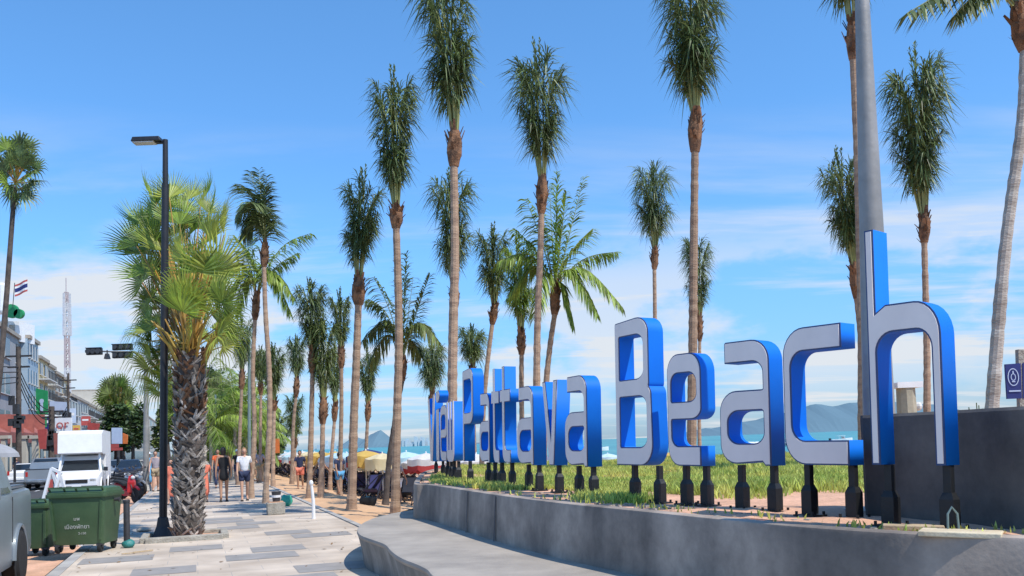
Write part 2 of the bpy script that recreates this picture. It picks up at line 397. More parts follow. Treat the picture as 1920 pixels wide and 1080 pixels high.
# hills on the far shore: each a ridge profile given as (x pixel, y pixel) at a distance
def ridge(pts, Z, matk, name='hills', depth=400):
    mb = MB(); fr = []; 
    n = 60; xs = [pts[0][0] + (pts[-1][0] - pts[0][0]) * i / n for i in range(n + 1)]
    for x in xs:
        for (a, ya), (b, yb) in zip(pts, pts[1:]):
            if a <= x <= b:
                t = (x - a) / (b - a); t = t * t * (3 - 2 * t); y = ya + (yb - ya) * t; break
        y += 1.2 * noise.noise(Vector((x * .11, Z, 0))) ; fr.append(P(x, y, Z))
    rows = []
    for k, (dy, f) in enumerate(((-.55, 0.0), (-.35, .45), (-.15, .8), (0, 1.0), (.3, .8), (.6, 0))):
        rows.append([Vector((p.x, p.y + depth * dy + Z * .01 * noise.noise(Vector((p.x * 10 / Z, k * 1.7, 0))), -3 + (p.z + 3) * f)) for p in fr])
    mb.rings(rows, cap=False, close=False)
    return tag(mb.build(name, matk, smooth=False), kind='structure')
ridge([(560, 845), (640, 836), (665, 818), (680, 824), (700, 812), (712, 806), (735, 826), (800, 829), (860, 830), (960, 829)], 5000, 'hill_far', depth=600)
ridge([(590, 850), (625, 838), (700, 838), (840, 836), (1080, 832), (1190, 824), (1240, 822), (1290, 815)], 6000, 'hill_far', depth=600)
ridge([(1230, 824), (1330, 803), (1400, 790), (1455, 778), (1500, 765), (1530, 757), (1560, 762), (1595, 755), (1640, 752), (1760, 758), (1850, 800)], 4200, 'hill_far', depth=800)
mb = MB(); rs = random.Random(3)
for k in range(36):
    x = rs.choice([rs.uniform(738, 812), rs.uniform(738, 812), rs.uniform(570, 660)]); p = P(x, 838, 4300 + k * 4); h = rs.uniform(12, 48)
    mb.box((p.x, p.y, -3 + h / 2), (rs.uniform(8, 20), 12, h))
tag(mb.build('far_city', 'city_haze'), kind='stuff', label='tiny tower blocks of a city across the bay, haze put into their pale colour', cat='skyline')
# ------------------------------------------------------------------ planter, bench, walls
def smooth_line(pts, per=6):
    out = []
    n = len(pts)
    for i in range(n - 1):
        p0, p1, p2, p3 = pts[max(i - 1, 0)], pts[i], pts[i + 1], pts[min(i + 2, n - 1)]
        for k in range(per):
            t = k / per; out.append(.5 * ((2 * p1) + (p2 - p0) * t + (2 * p0 - 5 * p1 + 4 * p2 - p3) * t * t + (3 * p1 - p0 - 3 * p2 + p3) * t ** 3))
    out.append(pts[-1]); return out
WT = 1.0
fr_px = [(1990, 1012), (1920, 1007), (1700, 999), (1500, 986), (1340, 971), (1180, 955), (1050, 942), (930, 927), (850, 915), (800, 908), (777, 907)]
fp = [G(x, y, WT) for x, y in fr_px]
fp = [Vector((3.35, 3.4, WT)), Vector((3.05, 4.0, WT))] + fp + [Vector((p[0], p[1], WT)) for p in ((-1.78, 16.2), (-1.95, 18.5), (-2.1, 21), (-1.9, 23.5), (-1.0, 25.2), (1, 26))]
front = smooth_line(fp, 5)
def offset(line, d):
    out = []
    for i, p in enumerate(line):
        t = (line[min(i + 1, len(line) - 1)] - line[max(i - 1, 0)]); t.z = 0; t.normalize(); out.append(p + Vector((t.y, -t.x, 0)) * d)
    return out
inner = offset(front, .10)
soil_in = offset(front, .09)
root = thing('planter_wall', front[len(front) // 2].copy(), 'long curved grey concrete wall in front of the blue letters, rising behind the bench', 'wall'); root.location.z = 0
mb = MB()
def z(p, h): return Vector((p.x, p.y, h))
lean = offset(front, -.05)
rows = [[z(p, -.1) for p in lean], [z(p, .5) for p in offset(front, -.022)], [z(p, WT - .03) for p in front], [z(p, WT - .008) for p in offset(front, .008)], [z(p, WT) for p in offset(front, .03)], [z(p, WT) for p in inner], [z(p, .5) for p in inner]]
mb.rings(rows, cap=False, close=False)
mb.build('wall', 'wall_concrete', root, world=True, smooth=True)
# construction joints
mj = MB()
for px in (925, 868):
    k = min(range(len(front)), key=lambda i: abs((front[i].x / max(front[i].y, .1)) * F + 960 - px))
    a = offset(front, -.058)[k]; b = offset(front, -.008)[k]; t = (front[k + 1] - front[k]).normalized() * .016
    mj.face([z(a - t, .3), z(a + t, .3), z(b + t, WT - .02), z(b - t, WT - .02)])
mj.build('joint', 'concrete_dark', root, world=True)
# top soil inside the planter, a slope at the back
outl = [p.copy() for p in soil_in]
back = [Vector(q + (0,)) for q in ((6, 27), (14, 26), (30, 22), (60, 15), (60, 3.3), (20, 3.3))]
bm = bmesh.new(); ring = [bm.verts.new((p.x, p.y, .975)) for p in outl + back]
f = bm.faces.new(ring); bmesh.ops.triangulate(bm, faces=[f])
bmesh.ops.subdivide_edges(bm, edges=[e for e in bm.edges if e.calc_length() > 1.0], cuts=2, use_grid_fill=True)
bmesh.ops.triangulate(bm, faces=bm.faces)
bmesh.ops.subdivide_edges(bm, edges=[e for e in bm.edges if e.calc_length() > .8], cuts=2, use_grid_fill=True)
for vv in bm.verts:
    if not vv.is_boundary: vv.co.z += .03 * noise.noise(vv.co * 2.1) + .015
me = bpy.data.meshes.new('planter_soil'); bm.to_mesh(me); bm.free(); me.materials.append(M['soil'])
o = bpy.data.objects.new('planter_soil', me); COL.objects.link(o); tag(o, kind='structure')
mb = MB(); bk = [Vector((1, 26, 0))] + back[:4]
mb.rings([[z(p, .97) for p in bk], [z(p + Vector((1.2, 4, 0)), -1.4) for p in bk]], cap=False, close=False)
tag(mb.build('embankment', 'sand'), kind='structure')

# bench
bz = .46
bo_px = [(775, 955), (735, 962), (705, 969), (684, 977), (672, 986), (669, 994), (675, 1002), (690, 1008), (708, 1014), (722, 1020), (733, 1032), (752, 1045), (780, 1056), (800, 1066), (818, 1082)]
bo = [G(x, y, bz) for x, y in bo_px]
bo += [Vector(q + (bz,)) for q in ((-.25, 6.9), (.25, 5.9), (.85, 4.9), (1.5, 3.9), (2.0, 3.0))]
bo = smooth_line(bo, 5)
# inner edge: under the wall
bi = [p for p in offset(front, .04) if p.y < bo[0].y + 1.5]
bi = bi[::-1]
def resample(line, n):
    L = [0]
    for a, b in zip(line, line[1:]): L.append(L[-1] + (b - a).length)
    out = []
    for k in range(n):
        d = L[-1] * k / (n - 1); i = 0
        while i < len(L) - 2 and L[i + 1] < d: i += 1
        t = (d - L[i]) / max(L[i + 1] - L[i], 1e-6); out.append(line[i].lerp(line[i + 1], min(t, 1)))
    return out
bi2 = resample(bi, 90); bo2 = resample(bo, 90)
root = thing('bench', (bo2[30].x, bo2[30].y, 0), 'low wavy edged grey concrete bench at the foot of the curved wall', 'bench')
mb = MB()
def boff(d):
    o2 = offset(bo2, d); return o2
rows = [[z(p, bz) for p in bi2], [z(p, bz) for p in boff(-.04)], [z(p, bz - .012) for p in boff(-.008)], [z(p, bz - .04) for p in bo2], [z(p, bz - .07) for p in boff(-.015)]]
mb.rings(rows, cap=False, close=False); mb.build('seat', 'concrete_light', root, world=True, smooth=True)
mb = MB(); rows = [[z(p, bz - .07) for p in boff(-.014)], [z(p, .2) for p in boff(-.06)], [z(p, -.05) for p in boff(-.09)]]
mb.rings(rows, cap=False, close=False); mb.build('base', 'bench_side', root, world=True, smooth=True)

# tall dark wall at right
wa = [P(1618, 800, 6.55), P(1680, 800, 6.25), P(1800, 800, 5.75), P(1920, 800, 5.25), P(2150, 800, 4.6)]
wl = smooth_line([Vector((p.x, p.y, 0)) for p in wa], 5)
wl = [wl[0] + Vector((.10, .16, 0)), wl[0] + Vector((.01, .07, 0))] + wl
root = thing('concrete_wall', (wl[4].x, wl[4].y, 0), 'tall dark stained concrete wall behind the last letter h', 'wall')
ht = 1.705
bkl = [p + Vector((.12, .2, 0)) for p in wl]
mb = MB(); mb.rings([[z(p, .9) for p in bkl], [z(p, ht - .01) for p in bkl], [z(p.lerp(q, .1), ht) for p, q in zip(bkl, wl)], [z(p.lerp(q, .1), ht) for p, q in zip(wl, bkl)], [z(p, ht - .02) for p in wl], [z(p, .9) for p in wl]], cap=False, close=False)
mb.face([z(bkl[0], .9), z(bkl[0], ht - .01), z(wl[0], ht - .02), z(wl[0], .9)])
mb.build('wall', 'wall_black', root, world=True)

# planks & rubble at the foot of the h
def plank(px, py, Z, L, w, h, ang, matk, label, name='plank', cat='plank'):
    p = P(px, py, Z); mb = MB(); mb.box((0, 0, h / 2), (L, w, h)); o = mb.build(name, matk, bevel=.006); o.location = (p.x, p.y, .985); o.rotation_euler = (0.0, 0.02, ang); tag(o, label, cat); return o
plank(1800, 985, 5.15, .42, .2, .03, -.55, 'pale_wood', 'pale wooden board lying on the wall top at the foot of the letter h')
plank(1712, 985, 5.5, .34, .12, .035, -.4, 'wood', 'short brown plank lying between the two posts of the letter h')

# ------------------------------------------------------------------ letters
def rpoly(pts, seg=7):
    """pts: (x, y) or (x, y, rx, ry) -> rounded outline"""
    out = []; n = len(pts)
    for i, p in enumerate(pts):
        if len(p) == 2: out.append((p[0], p[1])); continue
        a = pts[i - 1]; b = pts[(i + 1) % n]; x, y, rx, ry = p
        def stp(q):
            dx, dy = q[0] - x, q[1] - y; L = math.hypot(dx, dy); dx /= L; dy /= L
            r = abs(dx) * rx + abs(dy) * ry; return (x + dx * min(r, L * .98), y + dy * min(r, L * .98))
        s, e = stp(a), stp(b)
        for k in range(seg + 1):
            t = k / seg; w = .5 ** .5 * 2 * t * (1 - t); d = (1 - t) ** 2 + w + t * t
            out.append((((1 - t) ** 2 * s[0] + w * x + t * t * e[0]) / d, ((1 - t) ** 2 * s[1] + w * y + t * t * e[1]) / d))
    return out
a_, b_ = .125, .175
RX, RY = .34, .17
rx, ry = .20, .09
SH = {
 'h': ([(0, 0), (0, 1.49), (a_, 1.49), (a_, .955), (a_ + .14, 1.0), (1, 1, RX, RY + .04), (1, 0), (1 - a_, 0), (1 - a_, 1 - b_, .2, .12), (a_, 1 - b_, .24, .12), (a_, 0)], []),
 'B': ([(0, 0), (0, 1.40, .04, .02), (.95, 1.43, RX, RY), (.95, .72, .22, .07), (.9, .76), (1.0, .74, .16, .06), (1.04, 0, RX, RY + .03)],
       [[(a_, b_, .03, .01), (a_, .66, .03, .01), (1 - a_, .66, rx, ry), (1 - a_, b_, rx, ry)], [(a_, .83, .03, .01), (a_, 1.43 - b_, .03, .01), (.93 - a_, 1.43 - b_, rx, ry), (.93 - a_, .83, rx, ry)]]),
 'e': ([(0, 0, RX, RY), (0, 1, RX, RY), (1.02, 1, RX, RY), (1.02, .41, .3, .10), (a_, .41, .02, .02), (a_, b_, rx, ry), (.98, b_), (.98, 0)],
       [[(a_, .57, .03, .02), (a_, 1 - b_, rx, ry), (1 - a_, 1 - b_, rx, ry), (1 - a_, .57, rx, ry * .8)]]),
 'a': ([(0, 0, RX, RY), (0, .60, RX, RY), (1 - a_, .60, .02, .01), (1 - a_, 1 - b_, rx, ry), (.12, 1 - b_), (.12, 1, .04, .02), (1, 1, RX, RY), (1, 0), (1 - a_ * .9, 0), (1 - a_ - .04, .03)],
       [[(a_ + .04, b_, rx * 1.1, ry), (a_ + .04, .60 - b_ + .01, rx * 1.1, ry), (1 - a_, .60 - b_ + .01, .04, .02), (1 - a_, b_, rx, ry)]]),
 'c': ([(0, 0, RX, RY + .03), (0, 1, RX, RY + .03), (.93, 1), (.93, 1 - b_), (a_, 1 - b_, rx, ry + .03), (a_, b_, rx, ry + .03), (1, b_), (1, 0)], []),
 'P': ([(0, 0), (0, 1.40, .04, .02), (1, 1.43, RX, RY), (1, .57, RX, RY), (a_, .57, .02, .01), (a_, 0)], [[(a_, .57 + b_, .03, .01), (a_, 1.43 - b_, .03, .01), (1 - a_, 1.43 - b_, rx, ry), (1 - a_, .57 + b_, rx, ry)]]),
 't': ([(.22, 0, .3, .15), (.22, 1 - b_), (0, 1 - b_), (0, 1), (.22, 1), (.22, 1.32), (.46, 1.32), (.46, 1), (1, 1), (1, 1 - b_), (.46, 1 - b_), (.46, b_, .2, .08), (1, b_), (1, 0)], []),
 'y': ([(.36, 0), (.50, .24), (0, 1), (.26, 1), (.62, .42), (.76, 1), (1, 1), (.66, 0)], []),
 'i': ([(.2, 0), (.2, 1), (.8, 1), (.8, 0)], 'dot'),
 'w': ([(0, .12, .1, .1), (0, 1), (.2, 1), (.2, b_, .05, .03), (.40, b_), (.40, 1), (.60, 1), (.60, b_), (.8, b_, .05, .03), (.8, 1), (1, 1), (1, 0, .3, .15), (0.0, 0, .3, .15)], []),
 'V': ([(.36, 0), (0, 1.4), (.24, 1.4), (.5, .4), (.76, 1.4), (1, 1.4), (.64, 0)], []),
}
SH['y'] = ([(.42, 0), (0, 1), (.2, 1), (.56, .30), (.74, 1), (1, 1), (.72, 0)], [])
def Hx(x):
    T = [(800, 78), (806, 82), (820, 97), (830, 104), (850, 112), (876, 123), (910, 130), (950, 137), (985, 147), (1030, 157), (1080, 170), (1190, 192), (1290, 212), (1400, 235), (1530, 263), (1632, 290), (1771, 320), (1900, 350)]
    for (a, ya), (b, yb) in zip(T, T[1:]):
        if x <= b: return ya + (yb - ya) * (x - a) / (b - a)
LET = [('V', 803, 816, 864), ('i', 817, 825, 864), ('e', 826, 837, 864), ('w', 838, 851, 864), ('P', 868, 887, 865), ('a', 899, 918, 867), ('t', 922, 936, 867), ('t', 938, 957, 867),
       ('a', 970, 1000, 871), ('y', 1018, 1046, 872), ('a', 1060, 1101, 874), ('B', 1156, 1222, 872), ('e', 1253, 1315, 873), ('a', 1351, 1445, 872), ('c', 1472, 1591, 871), ('h', 1633, 1771, 871)]
LLAB = {0: 'blue capital letter V, the farthest of the sign at its left end', 1: 'blue letter i with a round dot, second from the far left end of the sign',
 2: 'blue letter e just right of the dotted i, small and far away', 3: 'blue letter w ending the first word of the sign, just left of the capital P',
 4: 'blue capital letter P with grey face starting the middle word', 5: 'blue letter a directly right of the capital P, half hidden by the letters t',
 6: 'left one of the two blue letters t side by side', 7: 'right one of the two blue letters t, standing next to a wider letter a',
 8: 'blue letter a between the two letters t and the slanting letter y', 9: 'slanting blue letter y with a dark navy side, between two letters a',
 10: 'blue letter a ending the middle word, left of the capital B', 11: 'blue capital letter B with pale grey face starting the last word',
 12: 'blue letter e with pale grey face between capital B and letter a', 13: 'large blue letter a between the letters e and c of the last word',
 14: 'large blue letter c with open grey face, left of the tall h', 15: 'tallest and nearest blue letter h in front of the steel pole'}
TH = .17
def outline_mesh(loops, y0, y1, off=0.0, face_only=False):
    cu = bpy.data.curves.new('o', 'CURVE'); cu.dimensions = '2D'; cu.fill_mode = 'BOTH'; cu.extrude = (y1 - y0) / 2; cu.offset = off
    for lp in loops:
        sp = cu.splines.new('POLY'); sp.points.add(len(lp) - 1); sp.use_cyclic_u = True
        for i, (x, y) in enumerate(lp): sp.points[i].co = (x, y, 0, 1)
    ob = bpy.data.objects.new('o', cu); COL.objects.link(ob)
    dg = bpy.context.evaluated_depsgraph_get(); dg.update()
    me = bpy.data.meshes.new_from_object(ob.evaluated_get(dg)); bpy.data.objects.remove(ob)
    # curve local z -> our -y (front is -y)
    for v in me.vertices:
        x, y, zz = v.co; v.co = (x, -(zz) + (y0 + y1) / 2, y)
    if not len(me.polygons): print('EMPTY LETTER MESH')
    return me
for idx, (ch, xl, xr, yb) in enumerate(LET):
    ho = {15: (296, 316), 14: (253, 270), 13: (228, 241), 12: (206.5, 215.5), 11: (188.5, 201)}.get(idx, (Hx(xl), Hx(xr)))
    Zl, Zr = F / ho[0], F / ho[1]
    pl, pr = P(xl, yb, Zl), P(xr, yb, Zr)
    zb = (pl.z + pr.z) / 2
    d = Vector((pr.x - pl.x, pr.y - pl.y, 0)); L = d.length; ang = math.atan2(d.y, d.x)
    base = Vector((pl.x, pl.y, .99))
    root = thing('sign_letter', base, LLAB[idx], 'letter', 'blue letters standing in a row on the curved wall', rz=ang)
    h0 = zb - base.z
    ol, holes = SH[ch]
    lean = .022
    def cv(lp): return [(x * L + (y + h0) * 0 , y + h0) for x, y in rpoly(lp)]
    loops = [cv(ol)]
    if holes == 'dot':
        loops.append([(L * (.5 + .42 * math.cos(t * math.pi / 8)), h0 + 1.24 + .12 * math.sin(t * math.pi / 8)) for t in range(16)])
    else: loops += [cv(h) for h in holes]
    me = outline_mesh(loops, .004, TH); me.materials.clear(); me.materials.append(M['letter_blue'])
    body = bpy.data.objects.new('body', me); COL.objects.link(body); body.parent = root
    me = outline_mesh(loops, -.002, .003); me.materials.clear(); me.materials.append(M['letter_edge'])
    e = bpy.data.objects.new('edge_trim', me); COL.objects.link(e); e.parent = root
    me = outline_mesh(loops, -.008, -.0025, off=-.011 if L > .3 else -.006); me.materials.clear(); me.materials.append(M['letter_face'])
    fc = bpy.data.objects.new('face_panel', me); COL.objects.link(fc); fc.parent = root
    # posts
    px = {'h': (.13, .93), 'c': (.24, .93), 'a': (.26, .90), 'e': (.30, .90), 'B': (.28, .96), 'P': (.10,), 't': (.5,), 'y': (.56,), 'i': (.5,), 'w': (.25, .85), 'V': (.5,)}[ch]
    for q in px:
        mb = MB(); x = q * L; y = TH * .55
        mb.box((x, y, (h0 - .0) / 2 + .05), (.050, .050, h0 - .1))
        po = mb.build('post', 'post_black', root, bevel=.004)
        mb = MB()
        mb.box((x, y, .006), (.17, .17, .012))
        mb.box((x, y, .10), (.085, .085, .17)); mb.rings([[(x + sx * w, y + sy * w, hz) for sx, sy in ((-1, -1), (1, -1), (1, 1), (-1, 1))] for w, hz in ((.0425, .185), (.027, .225))])
        for sx in (-1, 1):
            for sy in (-1, 1): mb.lathe([(.011, .012), (.011, .035)], (x + sx * .068, y + sy * .068, 0), 6)
        mb.build('post_foot', 'post_black', po)
    root.rotation_euler = (Matrix.Rotation(math.radians(1.3), 3, 'Y') @ Matrix.Rotation(ang, 3, 'Z')).to_euler()
# short cable loop by the last post
o = MB(); p0 = P(1795, 965, 5.25); 
o.tube([(p0.x - .06, p0.y, .985), (p0.x - .055, p0.y, 1.10), (p0.x - .03, p0.y, 1.14), (p0.x, p0.y, 1.10), (p0.x + .005, p0.y, .985)], .007, 6)
tag(o.build('cable', 'green_pole'), 'grey cable loop by the right post of the letter h', 'cable')

# ------------------------------------------------------------------ grass
mb = MB(); rs = random.Random(11)
def blade(x, y, z0, h):
    a = rs.uniform(0, 6.283); w = .009; dx, dy = math.cos(a) * w, math.sin(a) * w; lx, ly = rs.uniform(-.5, .5) * h, rs.uniform(-.5, .5) * h
    n = len(mb.v); mb.v += [(x - dx, y - dy, z0), (x + dx, y + dy, z0), (x + lx * .4 + dx * .7, y + ly * .4 + dy * .7, z0 + h * .6), (x + lx * .4 - dx * .7, y + ly * .4 - dy * .7, z0 + h * .6), (x + lx, y + ly, z0 + h)]
    mb.f += [(n, n + 1, n + 2, n + 3), (n + 3, n + 2, n + 4)]; mb.m += [0, 0]
def wall_x(y):
    for a, b in zip(front, front[1:]):
        if min(a.y, b.y) <= y <= max(a.y, b.y): return a.x
    return 3
cnt = 0
while cnt < 100000:
    y = rs.uniform(8.5, 25.5) if rs.random() < .6 else rs.uniform(9.3, 14); x = rs.uniform(-1.6, 16)
    px = x / y * F + 960
    if px > 1760 or x < wall_x(y) + .25: continue
    lim = 8.7 + 2.2 * max(0, (1350 - px) / 250)
    if px < 1050: lim = 11.6
    nz = noise.noise(Vector((x * .9, y * .9, 0)))
    if y < lim + nz * .9: continue
    if nz < -.25 and rs.random() < .7: continue
    blade(x, y, .98, rs.uniform(.04, .10) * (1 + nz * .9) * (1.25 if px > 1250 else .9)); cnt += 1
for cx, cy, r, n in ((P(1140, 930, 9.6).x, 9.6, .34, 1500), (P(1185, 930, 9.0).x, 9.0, .22, 900), (P(905, 900, 14.2).x, 14.2, .35, 1000), (P(930, 900, 12.8).x, 12.8, .22, 500), (P(1010, 900, 12.0).x, 12.6, .3, 300)):
    for _ in range(n):
        x, y = rs.gauss(cx, r * .5), rs.gauss(cy, r)
        if x > wall_x(y) + .12: blade(x, y, .98, rs.uniform(.03, .11))
for _ in range(700):   # sparse dry weeds along the rim
    k = rs.randrange(12, len(soil_in) - 25); p = soil_in[k]; x = p.x + rs.uniform(.03, .4); y = p.y + rs.uniform(-.2, .2)
    if noise.noise(Vector((x * 2, y * 2, 5))) > .05 and x > wall_x(y) + .1: blade(x, y, .98, rs.uniform(.03, .07))
tag(mb.build('grass', 'grass', recalc=False), 'patchy green grass behind the row of letters', 'grass', kind='stuff')
# pebbles / litter on the soil
mb = MB()
for _ in range(260):
    k = rs.randrange(10, len(soil_in) - 25); p = soil_in[k]; x = p.x + rs.uniform(.03, .5); y = p.y + rs.uniform(-.25, .25); s = rs.uniform(.008, .028)
    if x < wall_x(y) + .12: continue
    mb.box((x, y, .985), (s * 2, s * 1.4, s), rs.uniform(0, 3))
tag(mb.build('gravel', 'stone'), 'loose stones scattered along the soil behind the wall', 'stones', kind='stuff')
# ------------------------------------------------------------------ palms
DOWN = Vector((0, 0, -1)); UP = Vector((0, 0, 1))
def leaflet(mb, p, d, L, w, droop=.25, mi=0, out=None):
    d = d.normalized(); s = d.cross(UP)
    if s.length < .05: s = Vector((1, 0, 0))
    s = (s.normalized() + Vector((U(-.5, .5), U(-.5, .5), U(-.5, .5)))).normalized() * w * .5
    m = p + d * L * .5; e = p + d * L + DOWN * L * droop
    n = len(mb.v); mb.v += [tuple(p - s * .6), tuple(p + s * .6), tuple(m + s), tuple(m - s), tuple(e)]
    mb.f += [(n, n + 1, n + 2, n + 3), (n + 3, n + 2, n + 4)]; mb.m += [mi, mi]
def frond(mb, pts, LL, n, hang, w=.045, t0=.15, rr=.02, spread=1.0, mi=0):
    # pts: polyline; leaflets both sides
    mb.tube(pts, [rr * (1 - .8 * i / (len(pts) - 1)) for i in range(len(pts))], 4, 1, cap=False)
    seg = len(pts) - 1
    for k in range(n):
        t = t0 + (1 - t0) * (k + R()) / n; q = min(t * seg, seg - 1e-4); i = int(q); p = pts[i].lerp(pts[i + 1], q - i)
        tg = (pts[i + 1] - pts[i]).normalized(); sd = tg.cross(UP)
        sd = sd.normalized() if sd.length > .15 else Vector((math.cos(k * 2.4), math.sin(k * 2.4), 0))
        ll = LL * (math.sin(math.pi * min(1, .12 + .80 * t)) ** .6) * U(.8, 1.1)
        for s in (-1, 1):
            d = sd * s * spread * (1 - hang * .6) + DOWN * hang * U(.7, 1.3) + tg * U(.35, .7) + UP * .15
            leaflet(mb, p, d, ll, w * U(.7, 1.2), droop=.15 + hang * .3, mi=mi)
def arc_pts(a, b, arch, n=8, side=None):
    a = Vector(a); b = Vector(b); out = []
    for i in range(n + 1):
        t = i / n; p = a.lerp(b, t); p += UP * arch * math.sin(math.pi * t ** .8) * (1 - t * .15)
        out.append(p)
    return out
def bundle(H, Rr, seed, waist=.5, nf=20, lean=0.0):
    random.seed(seed); mb = MB(); waist = U(.44, .66); wd = U(.45, .75); bulge = U(.95, 1.2); nf = random.choice([15, 18, 20])
    for k in range(nf):
        az = 2.399 * k + U(-.3, .3); Hf = H * (U(.42, .66) if k % 2 else U(.80, 1.0)); rad = Rr * U(.12, .38); rv = Vector((math.cos(az), math.sin(az), 0))
        pts = []
        for i in range(9):
            t = i / 8; out = rad * (1 - (1 - t) ** 2) + .05
            if t > .72: out += Rr * .55 * (t - .72) / .28
            h = Hf * (t if t < .85 else .85 + (t - .85) * .5)
            pts.append(rv * out + UP * h + Vector((lean * (h / H) ** 1.5, 0, 0)))
        mb.tube(pts, [.028 * (1 - .7 * i / 8) for i in range(9)], 4, 1, cap=False)
        n = int(30 * Hf / H * max(1, H / 2.6)) + 6
        for j in range(n):
            t = .36 + .64 * (j + R()) / n; q = min(t * 8, 7.999); i = int(q); p = pts[i].lerp(pts[i + 1], q - i)
            hh = p.z / H; tie = (1.12 - wd * math.exp(-((hh - waist) / .08) ** 2)) * (.62 + .62 * min(1, hh / .7)) * bulge; edge = min(1, .35 + (t - .36) * 2.4)
            for _ in range(4):
                a2 = az + U(-1.5, 1.5); r2 = Vector((math.cos(a2), math.sin(a2), 0))
                d = r2 * U(.35, 1) + UP * (U(-.7, 1.2) if hh > .5 else U(-.7, .9))
                ll = max(.18, (Rr * 1.15 - (p - Vector((lean * (p.z / H) ** 1.5, 0, p.z))).length * .55)) * tie * edge * U(.55, 1.2)
                leaflet(mb, p, d, ll, .031 * U(.6, 1.2), droop=U(.25, .6))
    # spear at top
    for k in range(3):
        b = Vector((lean * .7, 0, H * .7)); e = Vector((lean + U(-.12, .12), U(-.1, .1), H * U(1.0, 1.06))); frond(mb, arc_pts(b, e, 0, 5), Rr * .35, 16, .0, .04, spread=.4)
    return mb
def crown_dome(L, seed, nf=18, lo=-.5, LL=.75):
    random.seed(seed); mb = MB()
    for k in range(nf):
        az = 2.399 * k + U(-.2, .2); el = math.radians(75 - (75 + 25) * (k / nf) + U(-8, 8)); Lk = L * U(.85, 1.05)
        d = Vector((math.cos(az) * math.cos(el), math.sin(az) * math.cos(el), math.sin(el))); p = Vector((0, 0, .05)); pts = [p.copy()]
        for i in range(8):
            p = p + d * Lk / 8; pts.append(p.copy()); d = (d + DOWN * (.13 + .07 * math.cos(el))).normalized()
        frond(mb, pts, LL * U(.85, 1.1), 42, .55, .05)
    return mb
def crown_tips(tips, c, Z, seed, LL=.6, mirror=True):
    """tips: (x, y, arch) pixels; fronds from c to those points, with some depth"""
    random.seed(seed); mb = MB()
    for i, tp in enumerate(tips):
        dz = U(-1.2, 1.2); e = P(tp[0], tp[1], Z + dz) - c
        hg = tp[3] if len(tp) > 3 else .6
        if hg < .5: frond(mb, arc_pts((0, 0, 0), e, tp[2] * Z / F, 9), LL * .8, 70, .35, .05, t0=.12, spread=.5)
        else: frond(mb, arc_pts((0, 0, 0), e, tp[2] * Z / F, 9), LL, 52, hg, .05, t0=.18)
    return mb
def boots_mb(pts, r, seed):
    random.seed(seed); mb = MB()
    n = len(pts); mb.tube(pts, [r * (.95 + .6 * math.sin(math.pi * i / (n - 1))) for i in range(n)], 10, 0, wob=.08)
    for k in range(34):
        t = U(0, .95); q = t * (n - 1); i = int(q); p = pts[i].lerp(pts[i + 1], q - i); az = U(0, 6.28); rv = Vector((math.cos(az), math.sin(az), 0)); rr = r * (.9 + .55 * math.sin(math.pi * t))
        b = p + rv * rr * .85; e = b + rv * U(.03, .13) + UP * U(.08, .28); sd = Vector((-rv.y, rv.x, 0)) * U(.03, .07)
        mb.face([b - sd, b + sd, e + sd * .5, e - sd * .5])
    return mb
def palm(label, Z, tp, r, boots, crown, matleaf='leaf_dark', group='coconut palms along the beach', trunkmat='trunk', name='palm_tree', seed=1, tips=None, LL=.6, lean=0, waist=.5, extra=None):
    """tp: trunk pixel points bottom->top (top = underside of boots); boots: top pixel (x,y); crown: (halfw px, top y)"""
    w = [P(x, y, Z) for x, y in tp]
    p0 = w[0]; g = gz(p0)
    if 5 < p0.y < 26 and p0.x > -1.4 and UV(p0)[1] > 3.4: g = .98
    if p0.z > g + .05:
        d = (w[0] - w[1]).normalized() if len(w) > 1 else DOWN; d = Vector((d.x * .5, 0, -1)); w = [p0 + d * (p0.z - g)] + w
        w[0].z = g - .1
    else: w[0].z = gz(w[0]) - .1
    base = Vector((w[0].x, w[0].y, g))
    root = thing(name, base, label, 'palm tree', group)
    random.seed(seed)
    pts = smooth_line(w, 6) if len(w) > 2 else [w[0].lerp(w[1], i / 10) for i in range(11)]
    L = sum((b - a).length for a, b in zip(pts, pts[1:])); n = max(12, int(L / .13)); pts = resample(pts, n)
    r = r * .74
    rad = [(r * (1.35 - .5 * min(1, i / 6.) ) if i < 6 else r * (1.0 - .25 * i / n)) * (1.0 + (.09 if i % 2 else 0)) * U(.96, 1.04) for i in range(n)]
    mb = MB(); mb.tube([p - base for p in pts], rad, 10, wob=.02)
    if Z < 32:
        for i in range(2, n - 1):
            tg = pts[min(i + 1, n - 1)] - pts[i]
            if i % 2: mb.m[-1] = 0
    mb.build('trunk', trunkmat, root)
    top = pts[-1]; bt = P(boots[0], boots[1], Z)
    bp = [top.lerp(bt, i / 6) - base for i in range(7)]
    boots_mb(bp, r * 1.0, seed).build('leaf_bases', 'boots', root)
    cb = top.lerp(bt, .75)
    if tips is not None:
        mb = crown_tips(tips, cb, Z, seed, LL)
        if extra: random.seed(seed); b2 = crown_dome(extra, seed, 9, LL=LL); o = len(mb.v); mb.v += b2.v; mb.f += [tuple(i + o for i in f) for f in b2.f]; mb.m += b2.m
    else:
        ct = P(boots[0], crown[1], Z); mb = bundle(ct.z - cb.z, .9 * crown[0] * Z / F, seed, waist=waist, lean=lean)
        # bare leaf stalks between boots and foliage
    co = mb.build('crown', [matleaf, 'rachis'], root, recalc=False); co.location = cb - base
    return root

